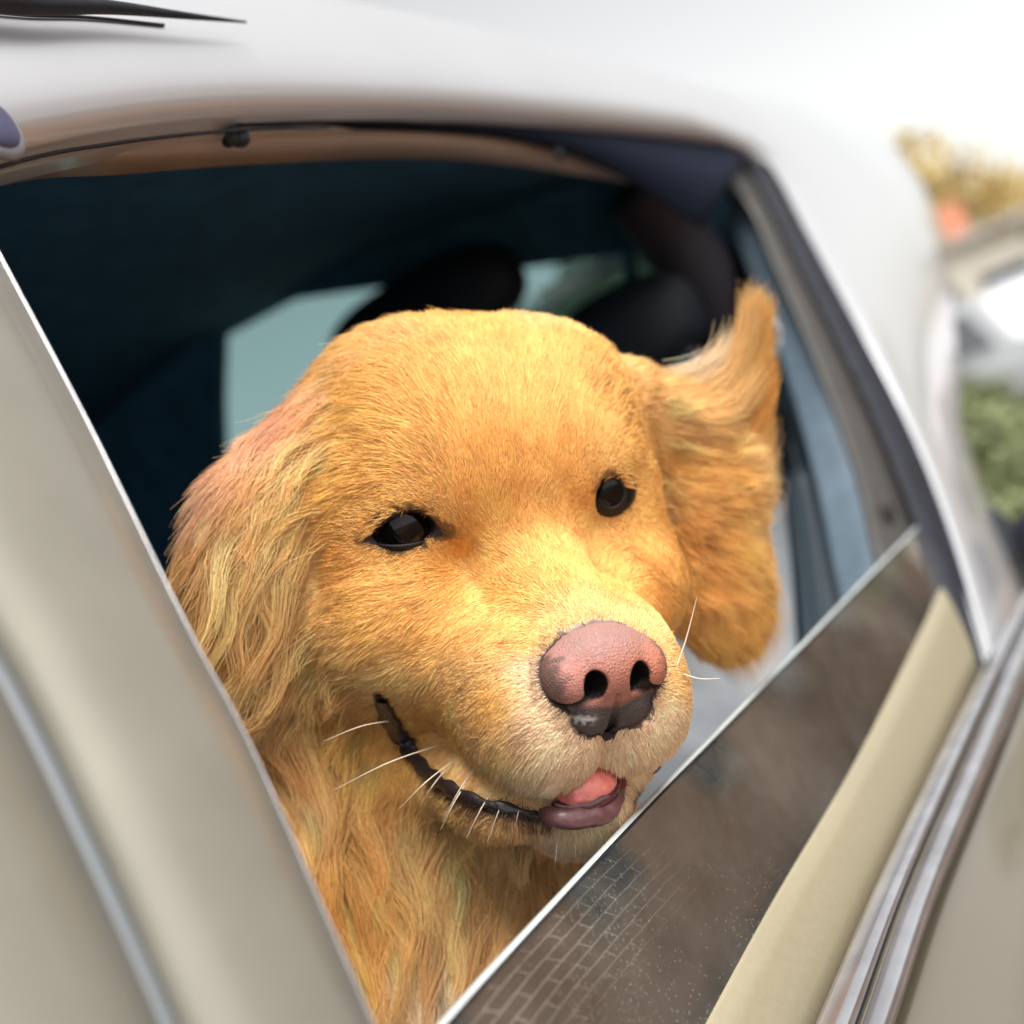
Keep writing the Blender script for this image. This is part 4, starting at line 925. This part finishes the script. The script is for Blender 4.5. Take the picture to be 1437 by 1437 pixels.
R_, C_, rad, gi = children(GC, 54, .0042, .84, .00014)
_, _, lc = field(R_); gt = (rng.normal(0, .20, len(GC)) + .12 * noise(GC[:, 0], .03, 77))[gi]
c_ = tones(R_, lc * np.clip(1 + gt, .6, 1.5)[:, None])
hair_object('long_fur', C_, rad, c_, fl, dog)

# the windblown tip of the far ear: locks sweeping up and out
def lock(px_pts, ys, n, spread, rad0, c, name='ear_tuft', taper=.8):
    B0 = np.array([lpx(x, y, 1, d) for (x, y), d in zip(px_pts, ys)]); B1 = cr_spline(B0, 12)
    off = rng.normal(0, 1, (n, 3)) * [spread, spread * .5, spread]; u = np.linspace(0, 1, 12)[None, :, None]
    ln = rng.uniform(.6, 1.02, n)[:, None]; xs = np.clip(np.linspace(0, 1, 12)[None] * ln, 0, 1) * 11; i0 = np.minimum(xs.astype(int), 10); fr = (xs - i0)[..., None]
    C = B1[i0] * (1 - fr) + B1[i0 + 1] * fr + off[:, None] * (1 - taper * u) + rng.normal(0, .003, (n, 1, 3)) * u ** 2
    cc = furc(np.array(c)[None]) * np.clip(1 + rng.normal(0, .15, (n, 1)), .5, 1.4)
    return C, np.clip(cc, .01, .9)
LK = [lock([(930, 590), (975, 575), (1020, 545), (1045, 490), (1058, 405)], [-.05] * 5, 1500, .006, .0001, PALE),
      lock([(935, 610), (990, 600), (1040, 560), (1065, 500), (1072, 415)], [-.05] * 5, 1500, .006, .0001, GOLD),
      lock([(930, 560), (960, 548), (990, 530), (1015, 505), (1030, 470)], [-.055] * 5, 700, .006, .0001, CREAM, taper=.5),
      lock([(950, 640), (1000, 640), (1045, 610), (1070, 560), (1078, 500)], [-.05] * 5, 1200, .007, .0001, ORNG),
      lock([(960, 690), (1010, 690), (1055, 660), (1068, 625), (1074, 590)], [-.05] * 5, 900, .007, .0001, GOLD, taper=.6)]
LK += [lock([(912, 556), (940, 570), (975, 566), (1015, 540), (1046, 480)], [-.052] * 5, 1100, .005, .0001, GOLD),
       lock([(915, 585), (945, 595), (985, 590), (1030, 570), (1062, 520)], [-.045] * 5, 1000, .006, .0001, PALE, taper=.6),
       lock([(960, 700), (1010, 760), (1050, 810), (1072, 870), (1070, 925)], [-.042] * 5, 900, .009, .0001, PALE, taper=.5),
       lock([(960, 800), (990, 850), (1020, 890), (1045, 925), (1050, 945)], [-.038] * 5, 900, .009, .0001, GOLD, taper=.4),
       lock([(950, 690), (980, 700), (1030, 720), (1060, 705), (1074, 665)], [-.046] * 5, 900, .009, .0001, PALE, taper=.5)]
hair_object('ear_feather', np.vstack([l[0] for l in LK]), np.linspace(.00013, .00004, 12), np.vstack([l[1] for l in LK]), fm, dog)
def lashes(c, pts, dirs, n, L, col, name):
    P = np.array([cr_spline(pts, 40)[k] for k in rng.integers(0, 40, n)]) + rng.normal(0, 1.6, (n, 2)) - [0, 2.5]
    D = cr_spline(dirs, 40); out = []
    for (x, y) in P:
        d = RM.T @ ray(x, y); d /= np.linalg.norm(d); oc = CL - c; b = d @ oc; disc = b * b - (oc @ oc - .0160 ** 2); q = CL + d * (-b - math.sqrt(max(disc, 0)))
        t_ = np.clip((x - pts[0][0]) / (pts[-1][0] - pts[0][0]), 0, 1); dd = D[int(t_ * 39)] + rng.normal(0, .16, 2)
        v = dd[0] * right - dd[1] * upv; l = L * rng.uniform(.6, 1.2); nn = (q - c) / np.linalg.norm(q - c)
        out.append(np.array([q + v * l * k + nn * .0016 * math.sin(k * 2.6) for k in (0, .33, .66, 1)]))
    hair_object(name, np.array(out), np.array([.00013, .00012, .00009, .00003]), np.clip(np.array(col)[None] * rng.uniform(.7, 1.2, (n, 1)), 0, .9), fm, dog)
lashes(cE, [(516, 754), (545, 727), (574, 715), (600, 722), (618, 742)], [(-.7, .6), (-.8, .55), (-.85, .5), (-.5, .2), (.3, .1)], 230, .0060, furc(np.array([GOLD]))[0] * .85, 'eyelash')
lashes(cE, [(535, 735), (574, 716), (600, 723)], [(-.6, .5), (-.6, .3), (-.2, -.2)], 60, .0045, srgb('2a1a14'), 'eyelash')
lashes(cF, [(840, 682), (850, 668), (868, 670), (879, 684)], [(.6, -.5), (.8, -.35), (.9, -.1), (.9, .2)], 150, .0050, furc(np.array([GOLD]))[0] * .85, 'eyelash')
lashes(cF, [(840, 680), (850, 667), (866, 669)], [(.5, -.7), (.7, -.5), (.9, -.2)], 40, .0045, srgb('2a1a14'), 'eyelash')
# whiskers and lashes
def strand(name, pts, r0, c=CREAM):
    P = cr_spline(pts, 10); return P
WK = []
for (x0, y0, x1, y1, b, dz) in [(622, 1044, 470, 1108, 6, .03), (640, 1066, 560, 1135, 5, .02), (628, 1078, 590, 1130, 4, .02), (668, 1076, 622, 1150, 5, .015), (655, 1098, 618, 1165, 4, .012), (692, 1108, 655, 1176, 4, .01), (712, 1112, 684, 1182, 4, .01), (560, 1010, 455, 1040, 6, .02), (782, 1178, 779, 1216, 2, .004), (806, 1178, 808, 1206, 2, .003), (950, 935, 978, 838, -6, .0), (955, 945, 1010, 952, -4, .0), (730, 1130, 722, 1165, 2, .01)]:
    p, o_ = march(x0, y0); p = p[0]; ydep = p[1]
    if not o_[0]: p = lpx(x0, y0, 1, .06); ydep = .06
    q = lpx(x1, y1, 1, ydep + dz * .2); m_ = lpx((x0 + x1) / 2, (y0 + y1) / 2 - b, 1, ydep + dz * .6); WK.append(cr_spline([p, m_, q], 8))
hair_object('whiskers', np.array(WK), np.linspace(.00036, .00008, 8), np.tile(srgb('f4e6cf'), (len(WK), 1)), fm, dog)
